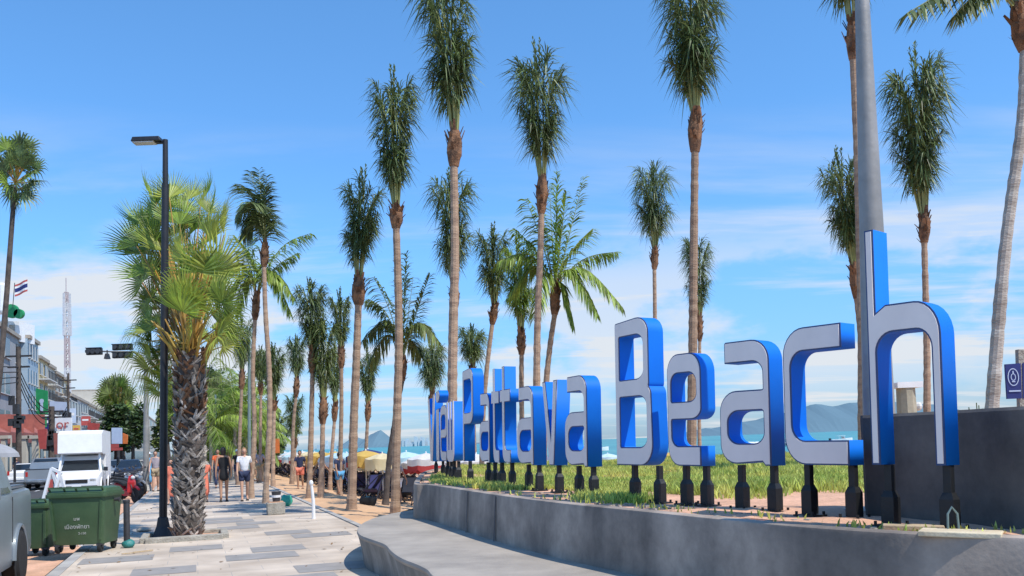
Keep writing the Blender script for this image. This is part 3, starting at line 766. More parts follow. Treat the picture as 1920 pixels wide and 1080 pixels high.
PG = 'tied coconut palms in the row along the sand'
palm('tall tied palm whose trunk stands on the sand just left of the sign', 22.5, [(741, 960), (744, 800), (748, 620), (743, 428)], .15, (743, 385), (40, 132), group=PG, seed=21, lean=.0)
palm('tied palm with its trunk foot on the sand above the bench tip', 24, [(659, 964), (663, 800), (668, 680), (672, 572)], .16, (673, 520), (38, 318), group=PG, seed=22, lean=.25)
palm('tallest palm, reddish trunk rising behind the far letters, crown cut by the photo top', 20, [(848, 760), (850, 600), (853, 480), (851, 312)], .15, (853, 245), (52, -60), group=PG, seed=23, waist=.55, lean=-.2)
palm('palm with bushy crown half hidden behind the tallest reddish trunk', 27, [(850, 760), (852, 640), (853, 578)], .13, (851, 535), (42, 322), 'leaf_mid', group=PG, seed=24)
palm('tied palm with a slim brown trunk rising behind the letter y', 23, [(1006, 760), (1008, 600), (1013, 480), (1015, 400)], .13, (1017, 325), (50, 88), group=PG, seed=25)
palm('tall thick palm behind the letter e of the last word', 21, [(1297, 835), (1299, 650), (1301, 450), (1303, 285)], .15, (1305, 200), (58, -55), group=PG, seed=26)
palm('small slim tied palm rising above the capital B', 36, [(1228, 760), (1228, 600), (1227, 505)], .13, (1228, 460), (35, 305), group=PG, seed=27)
palm('thin palm crown peeking out behind the thick trunk above the letter e', 40, [(1311, 780), (1312, 640)], .12, (1312, 585), (26, 440), 'leaf_dark', group=PG, seed=28)
palm('palm trunk touching the steel pole, only its leaf bases showing at the top', 16, [(1617, 800), (1616, 600), (1608, 300), (1600, 112)], .11, (1600, 30), (56, -240), group=PG, seed=29)
palm('tied palm half hidden by the pole and the trunk left of the letter h', 24, [(1617, 800), (1614, 640), (1606, 560)], .12, (1600, 490), (42, 280), group=PG, seed=30, lean=-.25)
palm('tied palm with a full crown right of the big steel pole', 22, [(1738, 820), (1738, 660), (1733, 455)], .12, (1733, 400), (54, 92), group=PG, seed=31)
palm('leaning pale trunked palm near the right edge with a frond reaching left', 13.5, [(1858, 800), (1862, 740), (1876, 560), (1890, 420), (1916, 230), (1922, 95)], .13, (1908, 5), (60, -200), 'leaf_mid', group=None, trunkmat='trunk_pale', seed=32,
     tips=[(1700, 25, 60, .55), (1745, -60, 60), (1790, 30, 60, .6), (1840, -160, 20), (1960, -170, 10), (2050, -60, 30), (2080, 60, 40), (1880, -170, 20)], LL=.55)
# centre open crowned palm
palm('open crowned palm spreading wide yellowish fronds above the gap between the letters y and a', 26, [(1022, 760), (1030, 660), (1040, 590)], .13, (1041, 535), None, 'leaf_light', group=None, seed=33,
     tips=[(1045, 322, 4, .25), (1030, 345, 4, .3), (1062, 360, 4, .3), (1095, 332, 2, .02), (1112, 428, 25), (1158, 472, 30), (1166, 575, 62), (1120, 590, 62), (985, 372, 20), (932, 492, 50), (952, 560, 60), (965, 430, 25), (1000, 600, 60), (1075, 610, 45), (1010, 400, 10)], LL=.62)
palm('slender palm with drooping brownish crown left of the open crowned palm', 30, [(905, 800), (912, 700), (923, 608)], .12, (928, 570), (30, 425), 'leaf_mid', group=PG, seed=34)
palm('palm with pale drooping crown touching the open crowned palm on its left side', 28, [(978, 760), (978, 665)], .12, (977, 615), (30, 450), 'leaf_light', group=PG, seed=35)
palm('small palm just above the capital P of the sign', 42, [(888, 780), (886, 710)], .13, (886, 680), (26, 610), 'leaf_mid', group=PG, seed=36)
palm('small palm with a rounded crown just above the first word of the sign', 40, [(813, 840), (811, 770)], .13, (810, 735), (26, 640), 'leaf_dark', group=PG, seed=37)
# left group on the beach side
palm('open crowned palm with a curved grey trunk behind the tallest tied palm on the sand', 30, [(722, 950), (730, 860), (742, 780), (754, 715)], .13, (755, 665), None, 'leaf_mid', group=None, seed=38, trunkmat='trunk_dark',
     tips=[(762, 475, 4, .3), (745, 480, 4, .3), (806, 515, 8, .2), (822, 640, 60), (800, 610, 40), (700, 520, 30), (690, 560, 40), (680, 640, 60), (690, 690, 60), (775, 520, 5), (720, 600, 30), (790, 670, 40)], LL=.7)
palm('short palm with a dense crown just right of the second sand trunk', 42, [(686, 860), (689, 790)], .13, (691, 752), (21, 645), 'leaf_mid', group=PG, seed=39)
palm('palm right of centre in the cluster of three close crowns, thin pale trunk', 34, [(637, 900), (640, 780), (640, 690)], .12, (640, 650), (20, 545), 'leaf_mid', group=PG, seed=40)
palm('palm with a dark trunk in the middle of the cluster of three close crowns', 40, [(620, 880), (627, 790)], .12, (629, 752), (17, 640), 'leaf_mid', group=PG, seed=41)
palm('long shaggy crowned palm in front of the close cluster, foot on the sand', 30, [(601, 930), (604, 860), (605, 795)], .13, (607, 745), (27, 580), 'leaf_mid', group=PG, seed=42)
palm('palm with the highest crown of the close cluster, left side', 30, [(580, 925), (583, 820), (586, 700)], .13, (586, 655), (30, 525), 'leaf_dark', group=PG, seed=43)
palm('small tied palm standing alone against the sky left of the close cluster', 44, [(547, 912), (550, 800), (555, 745)], .13, (557, 705), (18, 630), 'leaf_dark', group=PG, seed=44)
palm('low palm with a drooping crown hanging halfway up a neighbour trunk', 50, [(553, 895), (553, 840)], .13, (553, 825), (17, 735), 'leaf_mid', group=PG, seed=45)
palm('tall palm on the path side with a wind swept dark crown', 28, [(499, 908), (505, 800), (505, 700), (498, 590), (495, 500)], .12, (497, 455), None, 'leaf_dark', group=None, seed=46,
     tips=[(470, 322, 20, .4), (450, 345, 40, .5), (485, 318, 6, .3), (497, 350, 5, .4), (445, 400, 60, .6), (505, 400, 5, .5), (455, 440, 60, .7), (470, 380, 40, .5), (488, 370, 20, .4), (500, 330, 3, .3), (478, 420, 50, .6)], LL=.75)
palm('open palm with long arched fronds reaching right, trunk next to the green street pole', 31, [(472, 890), (477, 800), (474, 700), (478, 600)], .12, (482, 545), None, 'leaf_light', group=None, seed=47,
     tips=[(584, 437, 42), (558, 474, 20), (552, 560, 55), (545, 590, 60), (430, 500, 40), (436, 440, 30), (425, 560, 50), (470, 440, 5), (505, 470, 10), (440, 590, 50), (520, 520, 40), (455, 470, 20)], LL=.62)
palm('small palm crown between the two slim trunks beside the path', 46, [(488, 860), (489, 740)], .12, (489, 720), (17, 650), 'leaf_mid', group=PG, seed=48)
palm('palm with a shaggy crown right behind the slim trunk beside the path', 40, [(512, 870), (514, 770)], .13, (514, 750), (24, 645), 'leaf_mid', group=PG, seed=49)
palm('dark palm crown half hidden by the big fan palm, above the low green palms', 44, [(448, 860), (453, 730)], .13, (454, 690), (22, 590), 'leaf_dark', group=PG, seed=50)
# low green young palms beyond the path
YG = 'young green palms beyond the end of the path'
for i, (x, yb, yc, Z, lab, ln) in enumerate(((402, 875, 770, 58, 'young palm right behind the rough trunk of the fan palm', .2), (432, 875, 775, 52, 'bright young palm with thin leaning pale stem in the middle of the low palms', -1.0), (455, 875, 760, 62, 'young palm with drooping fronds left of the green street pole', .1),
        (385, 880, 720, 70, 'tall young palm rising behind the rough trunk', .1), (420, 880, 730, 75, 'young palm standing deepest and highest in the low group', .0), (525, 878, 800, 80, 'low far palm on the sand side near the orange banner', .1), (480, 880, 790, 70, 'young palm between the green pole and the slim palm trunk', .2), (396, 880, 800, 50, 'bright young palm nearest the right side of the rough trunk', .1), (442, 880, 748, 54, 'tall bright young palm above the walkers', .3), (462, 880, 812, 56, 'low bright young palm above the woman in white', .0))):
    b = P(x, yb, Z); b.z = gz(b); c = P(x - ln * 12, yc, Z)
    root = thing('palm_tree', b, lab, 'palm tree', YG); random.seed(60 + i)
    mb = MB(); mb.tube([Vector((0, 0, -.1)).lerp(c - b, t / 8) for t in range(9)], [.11 - .005 * t for t in range(9)], 8); mb.build('trunk', 'trunk_pale', root)
    o = crown_dome(3.0 if i != 5 else 2.2, 70 + i, 15, LL=.8).build('crown', ['leaf_light' if i in (1, 2, 6, 7, 8, 9) else 'leaf_mid', 'rachis'], root, recalc=False); o.location = c - b

# ------------------------------------------------------------------ fan palms
def fan_leaf(mb, b, c, up, Rr, nseg=26, spread=2.15, droop=.25, fold=.12, mi=0, pm=1, pw=.02):
    ax = (c - b).normalized(); nrm = ax.cross(up)
    if nrm.length < .1: nrm = Vector((1, 0, 0))
    sd = nrm.normalized(); nn = sd.cross(ax).normalized()
    mb.tube([b, b.lerp(c, .5) + UP * (c - b).length * .04, c], [pw * 1.3, pw, pw * .7], 5, pm, cap=False)
    for k in range(nseg):
        th = -spread + 2 * spread * (k + .5) / nseg; dth = spread / nseg * .98
        L = Rr * (1 - .16 * abs(th / spread) ** 2) * U(.9, 1.05)
        def dr(t): return ax * math.cos(t) + sd * math.sin(t)
        f = 1 if k % 2 else -1
        d0, d1, dm_ = dr(th - dth), dr(th + dth), dr(th)
        cup = nn * L * .10
        m0 = c + d0 * L * .42 + cup + nn * f * -.5 * fold * Rr * .15; m1 = c + d1 * L * .42 + cup + nn * f * .5 * fold * Rr * .15
        tip = c + dm_ * L + cup * .3 + DOWN * L * droop * U(.5, 1.5) * (.5 + .5 * abs(th) / spread)
        q = c + dm_ * L * .74 + cup; wd = sd * math.cos(th) * .5 - ax * math.sin(th) * .5; wv = wd * (L * .74 * dth * .62)
        n = len(mb.v); mb.v += [tuple(c), tuple(m0), tuple(m1), tuple(q - wv), tuple(q + wv), tuple(tip)]
        mb.f += [(n, n + 1, n + 2), (n + 1, n + 3, n + 4, n + 2), (n + 3, n + 5, n + 4)]; mb.m += [mi] * 3
# the large one beside the lamp
Z = 16.6; b = G(352, 1010); Z = b.y
root = thing('fan_palm', b, 'big yellow green fan palm with rough thick trunk beside the black lamp post', 'palm tree')
top = P(358, 668, Z) - b; r0 = 29 * Z / F
random.seed(91); mb = MB()
N_ = 30; cen = [Vector((0, 0, -.05)).lerp(top, i / N_) for i in range(N_ + 1)]
rads = [r0 * (.92 + .12 * math.sin(i * .5)) for i in range(N_ + 1)]
mb.tube(cen, [r * .86 for r in rads], 14, 1, wob=.05)
k = 0
H = top.z
while k < 620:
    t = (k + R()) / 620; az = k * 2.399 + U(-.5, .5); p = Vector((0, 0, 0)).lerp(top, t); rr = r0 * .84
    rv = Vector((math.cos(az), math.sin(az), 0)); sd = Vector((-rv.y, rv.x, 0)); sg = 1 if k % 2 else -1
    bb = p + rv * rr; w = U(.02, .05); hgt = U(.10, .24)
    tilt = sd * sg * U(.02, .13)
    v0 = bb - sd * w + tilt * -.5; v1 = bb + sd * w + tilt * -.5; e0 = bb + rv * U(.05, .10) + UP * hgt - sd * w * .45 + tilt; e1 = e0 + sd * w * .9
    back0 = bb + UP * hgt * .8 - sd * w * .4 + tilt; 
    n = len(mb.v); mb.v += [tuple(v0), tuple(v1), tuple(e1), tuple(e0), tuple(back0), tuple(back0 + sd * w * .8), tuple(bb + rv * .035 + UP * hgt * .45 + tilt * .4)]
    mb.f += [(n, n + 1, n + 6), (n + 1, n + 2, n + 6), (n + 2, n + 3, n + 6), (n + 3, n, n + 6), (n + 3, n + 2, n + 5, n + 4), (n + 0, n + 3, n + 4), (n + 1, n + 5, n + 2)]; mb.m += [2 if R() < (t - .45) * 1.6 else 0] * 7
    k += 1
mb.build('trunk', ['boot_grey', 'trunk_dark', 'boots'], root, recalc=False)
mb = MB(); random.seed(17)
cx = top.copy()
# (tip x, y pixel, depth offset, leaf radius)
leaves = []
hub = [(300, 430), (280, 470), (335, 440), (375, 430), (405, 450), (320, 400), (355, 395), (395, 410), (290, 520), (420, 500), (305, 570), (410, 560), (285, 610), (425, 610), (340, 500), (375, 510), (350, 560), (310, 640), (405, 650), (330, 600), (380, 610), (345, 450), (400, 540), (300, 480), (365, 640), (330, 660), (420, 660), (390, 480), (292, 650), (352, 520), (440, 640), (385, 570), (275, 560), (282, 665), (300, 690), (420, 690), (400, 700), (435, 600), (425, 560), (310, 655), (390, 680), (320, 620), (262, 460), (430, 440), (415, 720), (300, 725), (325, 370), (360, 375), (310, 400), (385, 380), (400, 400), (280, 425), (345, 420), (300, 455), (390, 460), (365, 440), (330, 480), (415, 460), (275, 500), (410, 520), (360, 540), (325, 530), (440, 560), (268, 580), (430, 620), (275, 630), (346, 520), (362, 545), (378, 560), (352, 575), (372, 590), (392, 620), (402, 600), (430, 680), (412, 640), (385, 500), (355, 480), (425, 700), (436, 660), (268, 420), (290, 400), (262, 520), (285, 545), (300, 500), (275, 600), (298, 590), (310, 540), (285, 640), (305, 625), (278, 680), (300, 665), (292, 560), (315, 590), (270, 475), (310, 420), (318, 470), (322, 640), (296, 710), (330, 560), (300, 380), (280, 450)]
for i, (x, y) in enumerate(hub):
    x = 335 + (x - 343) * (.98 if y < 480 else .84); y = y + (0 if y < 480 else 10)
    dz = U(-.75, .75)
    if x < 392: dz = U(.75, 1.7)
    if 315 < x < 385 and y > 605: dz = abs(dz) * .6 + .5
    elif 338 <= x and 470 < y <= 605 and i > 60: dz = -U(.3, .8)
    c = P(x, y, Z + dz) - b
    st = cx + Vector((U(-.12, .12), U(-.12, .12), U(-.25, .25)))
    side = (c - st).normalized(); up = (Vector((side.x * .2, -1 if dz < 0.1 else 1, .5)) + Vector((U(-1.2, 1.2), U(-.8, .8), U(-.3, .5)))).normalized()
    low = max(0, (y - 560) / 100)
    if y > 650 and x > 335: continue
    fan_leaf(mb, st, c, up, U(.72, .98) * (1 - .22 * min(1, low)), 28, (1.2 if y < 470 else 1.7) * U(.85, 1.1), .10 + .5 * low, mi=(0 if R() < .6 else 2) if y < 500 else (0 if R() < .3 else 2), pw=.014)
mb.build('crown', ['leaf_light', 'petiole', 'leaf_yellow'], root, recalc=False)
mb = MB(); random.seed(5)
for k in range(16):   # dead orange stubs below the crown
    az = U(0, 6.28); rv = Vector((math.cos(az), math.sin(az), 0)); s = top + rv * r0 * .7 + DOWN * U(0, .3); mb.tube([s, s + rv * .25 + UP * .45, s + rv * .5 + UP * U(.6, .9)], [.035, .025, .012], 5)
mb.build('leaf_stalks', 'petiole', root)
# stone ring at its foot
root = thing('tree_surround', b, 'low broken square stone kerb around the foot of the fan palm', 'kerb', rz=SROT)
for j, (c, d) in enumerate((((-.05, -.48, .04), (1.35, .14, .12)), ((-.05, .75, .04), (1.35, .14, .12)), ((-.75, .13, .04), (.14, 1.1, .12)), ((.66, .13, .04), (.14, 1.1, .12)))):
    mb = MB(); mb.box(c, d); mb.build('kerb_stone', 'stone', root, bevel=.02)
mb = MB(); mb.box((-.05, .13, .0), (1.2, 1.08, .05)); mb.build('soil_patch', 'soil', root)

def small_fan(label, Z, tp, cc, wpx, hpx, n, Lr, seed, matl='leaf_mid', group=None, rt=.16):
    random.seed(seed); w = [P(x, y, Z) for x, y in tp]; b = w[0].copy(); b.z = gz(b) if UV(b)[1] > 0 else -.0
    root = thing('fan_palm', b, label, 'palm tree', group); pts = resample([Vector((b.x, b.y, b.z - .1))] + w[1:], 24)
    mb = MB(); mb.tube([p - b for p in pts], [rt * (1.1 - .3 * i / 24) for i in range(24)], 9, wob=.04); mb.build('trunk', 'trunk_dark', root)
    c0 = pts[-1] - b; mb = MB(); cen = P(cc[0], cc[1], Z) - b
    for i in range(n):
        y = 1 - 2 * (i + .5) / n; rr = math.sqrt(1 - y * y); a = i * 2.399
        d = Vector((rr * math.cos(a), rr * math.sin(a), y)); c = cen + Vector((d.x * wpx, d.y * wpx, d.z * hpx)) * (Z / F) * U(.45, .72)
        fan_leaf(mb, c0 + UP * .2, c, Vector((U(-1, 1), U(-1, 1), U(.2, 1))), Lr * U(.85, 1.1), 14, 1.9, .35, mi=0 if R() < .8 else 2, pw=.02)
    mb.build('crown', [matl, 'petiole', 'leaf_light'], root, recalc=False)
    return root
small_fan('very tall thin fan palm with a round crown at the left edge', 42, [(-28, 890), (0, 700), (12, 560), (25, 385), (29, 350)], (34, 318), 42, 84, 36, .9, 101, 'leaf_dark', rt=.13)
small_fan('stout fan palm with a bushy rounded crown beyond the traffic lights', 85, [(226, 870), (222, 790)], (217, 745), 32, 48, 36, 1.3, 102, 'leaf_mid', rt=.5)

# ------------------------------------------------------------------ broadleaf trees
def tree(label, Z, bx, clumps, seed, group='leafy trees at the far end of the street', n=2600, leaf=.28, matl='leaf_tree'):
    random.seed(seed); b = P(bx, 870, Z); b.z = 0
    root = thing('leafy_tree', b, label, 'tree', group)
    mb = MB(); c0 = Vector((0, 0, 0)); 
    cs = [(P(x, y, Z + U(-1, 1)) - b, rx * Z / F, ry * Z / F) for x, y, rx, ry in clumps]
    mid = Vector((0, 0, max(1.5, min(c[0].z for c in cs) * .8))); mb.tube([(0, 0, -.1), (U(-.1, .1), 0, mid.z * .5), mid], [.26, .2, .16], 8, wob=.05)
    for c, a, h in cs: mb.tube([mid, mid.lerp(c, .5) + Vector((U(-.3, .3), U(-.3, .3), .2)), c], [.13, .08, .03], 6)
    mb.build('trunk', 'trunk_dark', root)
    mb = MB(); tot = sum(a * h for _, a, h in cs)
    for c, a, h in cs:
        for _ in range(int(n * a * h / tot)):
            d = Vector((random.gauss(0, 1), random.gauss(0, 1), random.gauss(0, 1))).normalized() * U(.45, 1.08) ** .6
            nz = 1 + .35 * noise.noise(d * 2 + c)
            p = c + Vector((d.x * a, d.y * a, d.z * h)) * nz; s = leaf * U(.5, 1.1)
            v1 = Vector((U(-1, 1), U(-1, 1), U(-.6, .6))).normalized() * s; v2 = v1.cross(Vector((U(-1, 1), U(-1, 1), U(-1, 1)))).normalized() * s * .5
            mb.face([p - v1, p - v2 * .9, p + v1, p + v2])
    mb.build('crown', matl, root, recalc=False); return root
tree('dark leafy tree right of the stout fan palm, behind the traffic light pole', 95, 250, [(238, 785, 22, 26), (255, 800, 20, 30), (245, 825, 24, 22), (262, 775, 10, 22)], 111)
tree('dark leafy tree behind the left side of the big rough trunk', 80, 315, [(312, 790, 18, 36), (325, 760, 18, 40), (300, 820, 16, 26), (318, 720, 14, 24)], 112, matl='leaf_mid')
tree('leafy tree right behind the rough trunk above the end of the path', 78, 400, [(392, 800, 20, 40), (410, 760, 22, 40), (400, 720, 18, 30), (425, 800, 18, 36)], 113, matl='leaf_tree')
tree('bushy green tree behind the slim palm trunks beside the path', 75, 500, [(498, 810, 22, 36), (520, 835, 14, 20), (470, 790, 22, 40), (488, 850, 24, 22), (515, 780, 8, 24)], 114, matl='leaf_mid')
tree('dark foliage clump right under the stout fan palm crown', 84, 222, [(214, 800, 22, 26), (228, 822, 20, 22), (205, 825, 16, 20), (222, 775, 20, 18)], 117)
tree('dark low tree at the end of the path behind the walkers', 88, 440, [(430, 840, 26, 24), (455, 825, 22, 34), (405, 850, 18, 20), (380, 845, 16, 22)], 115)
# ------------------------------------------------------------------ street furniture
# lamp post
b = G(306, 1008); Z = b.y
root = thing('street_lamp', b, 'slim black street lamp post with a flat rectangular head, left of the fan palm', 'street lamp')
t1 = P(310, 262, Z) - b; j = P(310, 345, Z) - b
mb = MB(); mb.tube([Vector((0, 0, .2)), j], [.075, .07], 12); mb.tube([j, t1], [.055, .05], 12); mb.build('pole', 'black_metal', root, smooth=True)
mb = MB(); mb.lathe([(.22, 0), (.22, .03), (.20, .05), (.13, .22), (.10, .38), (.075, .40)], n=8); mb.build('base', 'black_metal', root)
mb = MB(); hd = P(277, 265, Z) - b; mb.bar(t1 + Vector((0, 0, -.06)), hd + Vector((.12, 0, 0)), .05, .05); mb.build('arm', 'black_metal', root)
root2 = thing('lamp_head', hd, None, None); root2.parent = root
mb = MB(); mb.box((0, 0, .02), (.58, .26, .09), taper=.9); lh = mb.build('lamp_head_body', 'black_metal', root, bevel=.01); lh.location = hd; lh.name = 'lamp_head_shell'
bpy.data.objects.remove(root2); lh.name = 'lamp_head'
mb = MB(); mb.box((-.06, 0, -.035), (.42, .2, .02)); mb.build('lens', 'lamp_glass', lh)

# big steel pole behind the h
p = P(1650, 860, 6.95); base = Vector((p.x, p.y, .97)); tp = P(1614, -60, 6.95) - base
root = thing('steel_pole', base, 'thick grey tapering steel pole right behind the letter h', 'pole')
md = P(1650, 700, 6.95) - base
mb = MB(); q = [Vector((0, 0, 0)).lerp(tp, i / 16) for i in range(17)]; mb.tube(q, [.132 - .0052 * i for i in range(17)], 24); mb.build('pole', 'steel_pole', root, smooth=True)
mb = MB(); mb.lathe([(.28, 0), (.28, .03)], n=16); 
for k in range(8): a = k * math.pi / 4; mb.lathe([(.018, .03), (.018, .08)], (.23 * math.cos(a), .23 * math.sin(a), 0), 6)
mb.build('base_plate', 'steel_pole', root)

# traffic light
b = G(277, 905); b = P(277, 905, 50); b.z = 0; Z = 50
root = thing('traffic_light', b, 'traffic light on a curved grey mast with two black signal boxes over the road', 'traffic light')
pts = [P(x, y, Z) - b for x, y in ((276, 800), (275, 700), (272, 678), (264, 665), (252, 660), (200, 659), (166, 658))]
mb = MB(); mb.tube([(0, 0, 0), pts[0]], [.16, .12], 10); mb.tube(pts, [.10, .07, .065, .06, .05, .045, .04], 8); mb.build('mast', 'steel_pole', root, smooth=True)
for cx, cy, w, h, lab in ((230, 651, 37, 11, 'upper signal box'), (230, 666, 37, 11, 'lower signal box'), (177, 659, 29, 13, 'small signal box at the arm end')):
    c = P(cx, cy, Z - .3) - b; k = Z / F
    mb = MB(); mb.box(c, (w * k, .22, h * k)); s = mb.build('signal_box', 'black_metal', root, bevel=.03)
    mb = MB(); mb.box(c + Vector((0, -.115, h * k * .5)), (w * k * 1.04, .10, .04))
    for i in range(3): mb.lathe([(h * k * .36, 0), (h * k * .36, -.14)], c + Vector(((i - 1) * w * k * .32, -.11, 0)), 12, axis='Y')
    mb.build('visor', 'dark_metal', s)
mb = MB(); c = P(201, 668, Z - .1) - b; mb.box(c, (.26, .3, .3), taper=.6); mb.bar(c, c + Vector((0, 0, .35)), .05); mb.build('camera_box', 'dark_metal', root)

def green_pole(px, yb, yt, Z, label, r=.07, matk='green_pole', xt=None):
    b = P(px, yb, Z); b.z = gz(b); root = thing('street_pole', b, label, 'pole'); mb = MB(); t = P(xt or px, yt, Z) - b
    mb.tube([(0, 0, 0), t], [r, r * .7], 10); mb.build('pole', matk, root, smooth=True); mb = MB(); mb.lathe([(r * 2, 0), (r * 2, .05), (r * 1.4, .3)], n=10); mb.build('base', matk, root); return root
green_pole(467, 880, 640, 44, 'slim grey green street pole right of the low young palms', .09)
green_pole(404, 880, 740, 52, 'thin grey green pole left of the leaning pale stem', .08)
green_pole(274, 912, 690, 40, 'thick grey pole standing at the kerb beside the walkers', .14, 'steel_pole')

# bollards
def bollard(x, y, h, r, matk, label, cap=True):
    b = G(x, y, 0); root = thing('bollard', b, label, 'bollard'); mb = MB(); mb.lathe([(r, 0), (r, h * .93), (r * .96, h * .94)], n=16); mb.build('post', matk, root, smooth=True)
    mb = MB(); mb.lathe([(r * 1.12, h * .935), (r * 1.12, h * .985), (r * .9, h)], n=16); mb.build('cap', matk, root, smooth=True)
bollard(238, 1020, .80, .055, 'dark_metal', 'dark grey round bollard just right of the big green bin')
b = W(0, 0); 
b = P(588, 965, 21.0); b.z = -.02
root = thing('bollard', b, 'thin white marker post at the edge of the sand', 'bollard'); mb = MB(); mb.tube([(0, 0, 0), (.0, 0, .42), (-.03, 0, .78)], [.045, .04, .03], 10); mb.build('post', 'white', root); mb = MB(); mb.ell((-.04, 0, .84), (.05, .05, .07)); mb.build('knob', 'white', root)
# small wooden stake by bins
b = G(219, 1005); root = thing('stake', b, 'thin rusty post between the green bin and the dark bollard', 'post'); mb = MB(); mb.tube([(0, 0, 0), (0, 0, .72)], .022, 8); mb.build('post', 'boots', root); mb = MB(); mb.box((.06, 0, .68), (.22, .05, .08)); mb.build('crosspiece', 'wood', root)

# bins
def bin_(x, y, w, d, h, label, rz, zb=None, letters=True, openl=False):
    b = G(x, y, 0 if zb is None else zb); root = thing('waste_bin', b, label, 'waste bin', 'green wheeled waste bins beside the kerb', rz=rz)
    def ring(w, d, z, n=4, c=.06):
        out = []
        for sx, sy in ((1, 1), (-1, 1), (-1, -1), (1, -1)):
            cx, cy = sx * (w / 2 - c), sy * (d / 2 - c); a0 = math.atan2(sy, sx) - math.pi / 4
            for k in range(n + 1): a = a0 + math.pi / 2 * k / n; out.append(Vector((cx + c * math.cos(a), cy + c * math.sin(a), z)))
        return out
    mb = MB(); mb.rings([ring(w * .84, d * .8, .14), ring(w * .86, d * .82, .17), ring(w * .97, d * .97, h * .84), ring(w * .97, d * .97, h * .86)]); mb.build('body', 'bin_green', root, smooth=True)
    mb = MB(); mb.rings([ring(w * 1.03, d * 1.04, h * .845), ring(w * 1.04, d * 1.05, h * .86), ring(w * 1.04, d * 1.05, h * .90), ring(w * 1.01, d * 1.02, h * .905)]); mb.build('rim', 'bin_green', root, smooth=True)
    mb = MB(); mb.rings([ring(w * 1.0, d * 1.0, h * .906), ring(w * 1.0, d * 1.0, h * .925), ring(w * .97, d * .8, h * .975), ring(w * .9, d * .4, h * .995)]); ld = mb.build('lid', 'bin_green', root, smooth=True)
    mb = MB(); yy = -d * .5; zz = h * .965
    mb.bar((-w * .46, yy, zz + .035), (w * .46, yy, zz + .035), .03)
    for k in (-.45, -.2, 0, .2, .45): mb.bar((w * k, yy, zz + .03), (w * k, yy + .08, zz - .06), .025)
    mb.build('handle', 'bin_green', ld)
    for sx in (-1, 1):
        for sy in (-1, 1):
            mb = MB(); mb.lathe([(.03, -.03), (.075, -.028), (.085, -.01), (.085, .01), (.075, .028), (.03, .03)], (sx * w * .36, sy * d * .34, .085), 14, axis='X'); wh = mb.build('wheel', 'rubber', root, smooth=True)
            mb = MB(); mb.box((sx * w * .36, sy * d * .34, .135), (.09, .13, .03)); mb.bar((sx * w * .36 - .04, sy * d * .34, .085), (sx * w * .36 - .04, sy * d * .34, .14), .015, .05); mb.bar((sx * w * .36 + .04, sy * d * .34, .085), (sx * w * .36 + .04, sy * d * .34, .14), .015, .05); mb.build('fork', 'dark_metal', wh)
    for sx in (-1, 1):
        mb = MB(); mb.lathe([(.03, 0), (.03, sx * .07), (.045, sx * .07), (.045, sx * .085)], (sx * w * .5, 0, h * .78), 10, axis='X'); mb.build('lifting_pin', 'dark_metal', root)
    # moulded ribs, front
    mb = MB()
    for sx in (-1, 1): mb.bar((sx * w * .385, -d * .435, .22), (sx * w * .43, -d * .49, h * .8), .035, .03)
    mb.build('rib', 'bin_green', root)
    if letters:
        sl = math.radians(90 + 7)
        tl = math.atan2(d * .075, h * .67)
        def fy(zz): return -(d * .41 + (d * .075) * (zz - .17) / (h * .67)) - .006
        text_mesh('bin_emblem', '\u0e21\u0e1e', .08, 'bin_print', root, (.0, fy(h * .52), h * .52), (math.pi / 2 + tl, 0, 0), .001)
        text_mesh('bin_lettering', '\u0e40\u0e21\u0e37\u0e2d\u0e07\u0e1e\u0e31\u0e17\u0e22\u0e32', .095, 'bin_print', root, (.0, fy(h * .40), h * .40), (math.pi / 2 + tl, 0, 0), .001)
        text_mesh('bin_number', '2-150', .055, 'bin_print', root, (.08, fy(h * .30), h * .30), (math.pi / 2 + tl, 0, 0), .001)
    return root
bin_(162, 1033, .96, .85, 1.10, 'large green wheeled waste bin with white lettering on its front', .06)
bin_(76, 1040, .62, .75, 1.0, 'narrower green waste bin without lettering between the pickup and the big bin', .0, zb=-.116, letters=False)

# litter on the pavement
def blob(name, label, cat, x, y, s, matk, seed, zz=0.0):
    random.seed(seed); b = G(x, y, zz); mb = MB(); mb.ell((0, 0, s[2] * .9), s, 14, 9)
    mb.v = [tuple(Vector(v) * (1 + .22 * noise.noise(Vector(v) * 9 + Vector((seed, 0, 0))))) for v in mb.v]
    o = mb.build(name, matk, smooth=True); o.location = b; return tag(o, label, cat)
blob('rubbish_bag', 'teal plastic bag lying at the foot of the dark bollard', 'bag', 241, 1027, (.115, .09, .075), 'teal', 3)
blob('rubbish_bag', 'bright green full plastic bag beside the small stone planter', 'bag', 537, 949, (.17, .15, .17), 'bag_green', 4)
o = blob('rubble_heap', 'small dark heap of rubble left of the lamp post foot', 'rubble', 270, 997, (.16, .12, .05), 'stone', 6)
mb = MB(); b = G(250, 1038); mb.bar((0, 0, .02), (.22, .25, .02), .03, .02); mb.bar((.05, -.05, .02), (-.12, -.16, .02), .04, .015); o = mb.build('stick', 'wood'); o.location = b; tag(o, 'pale stick lying beside the teal bag', 'stick')
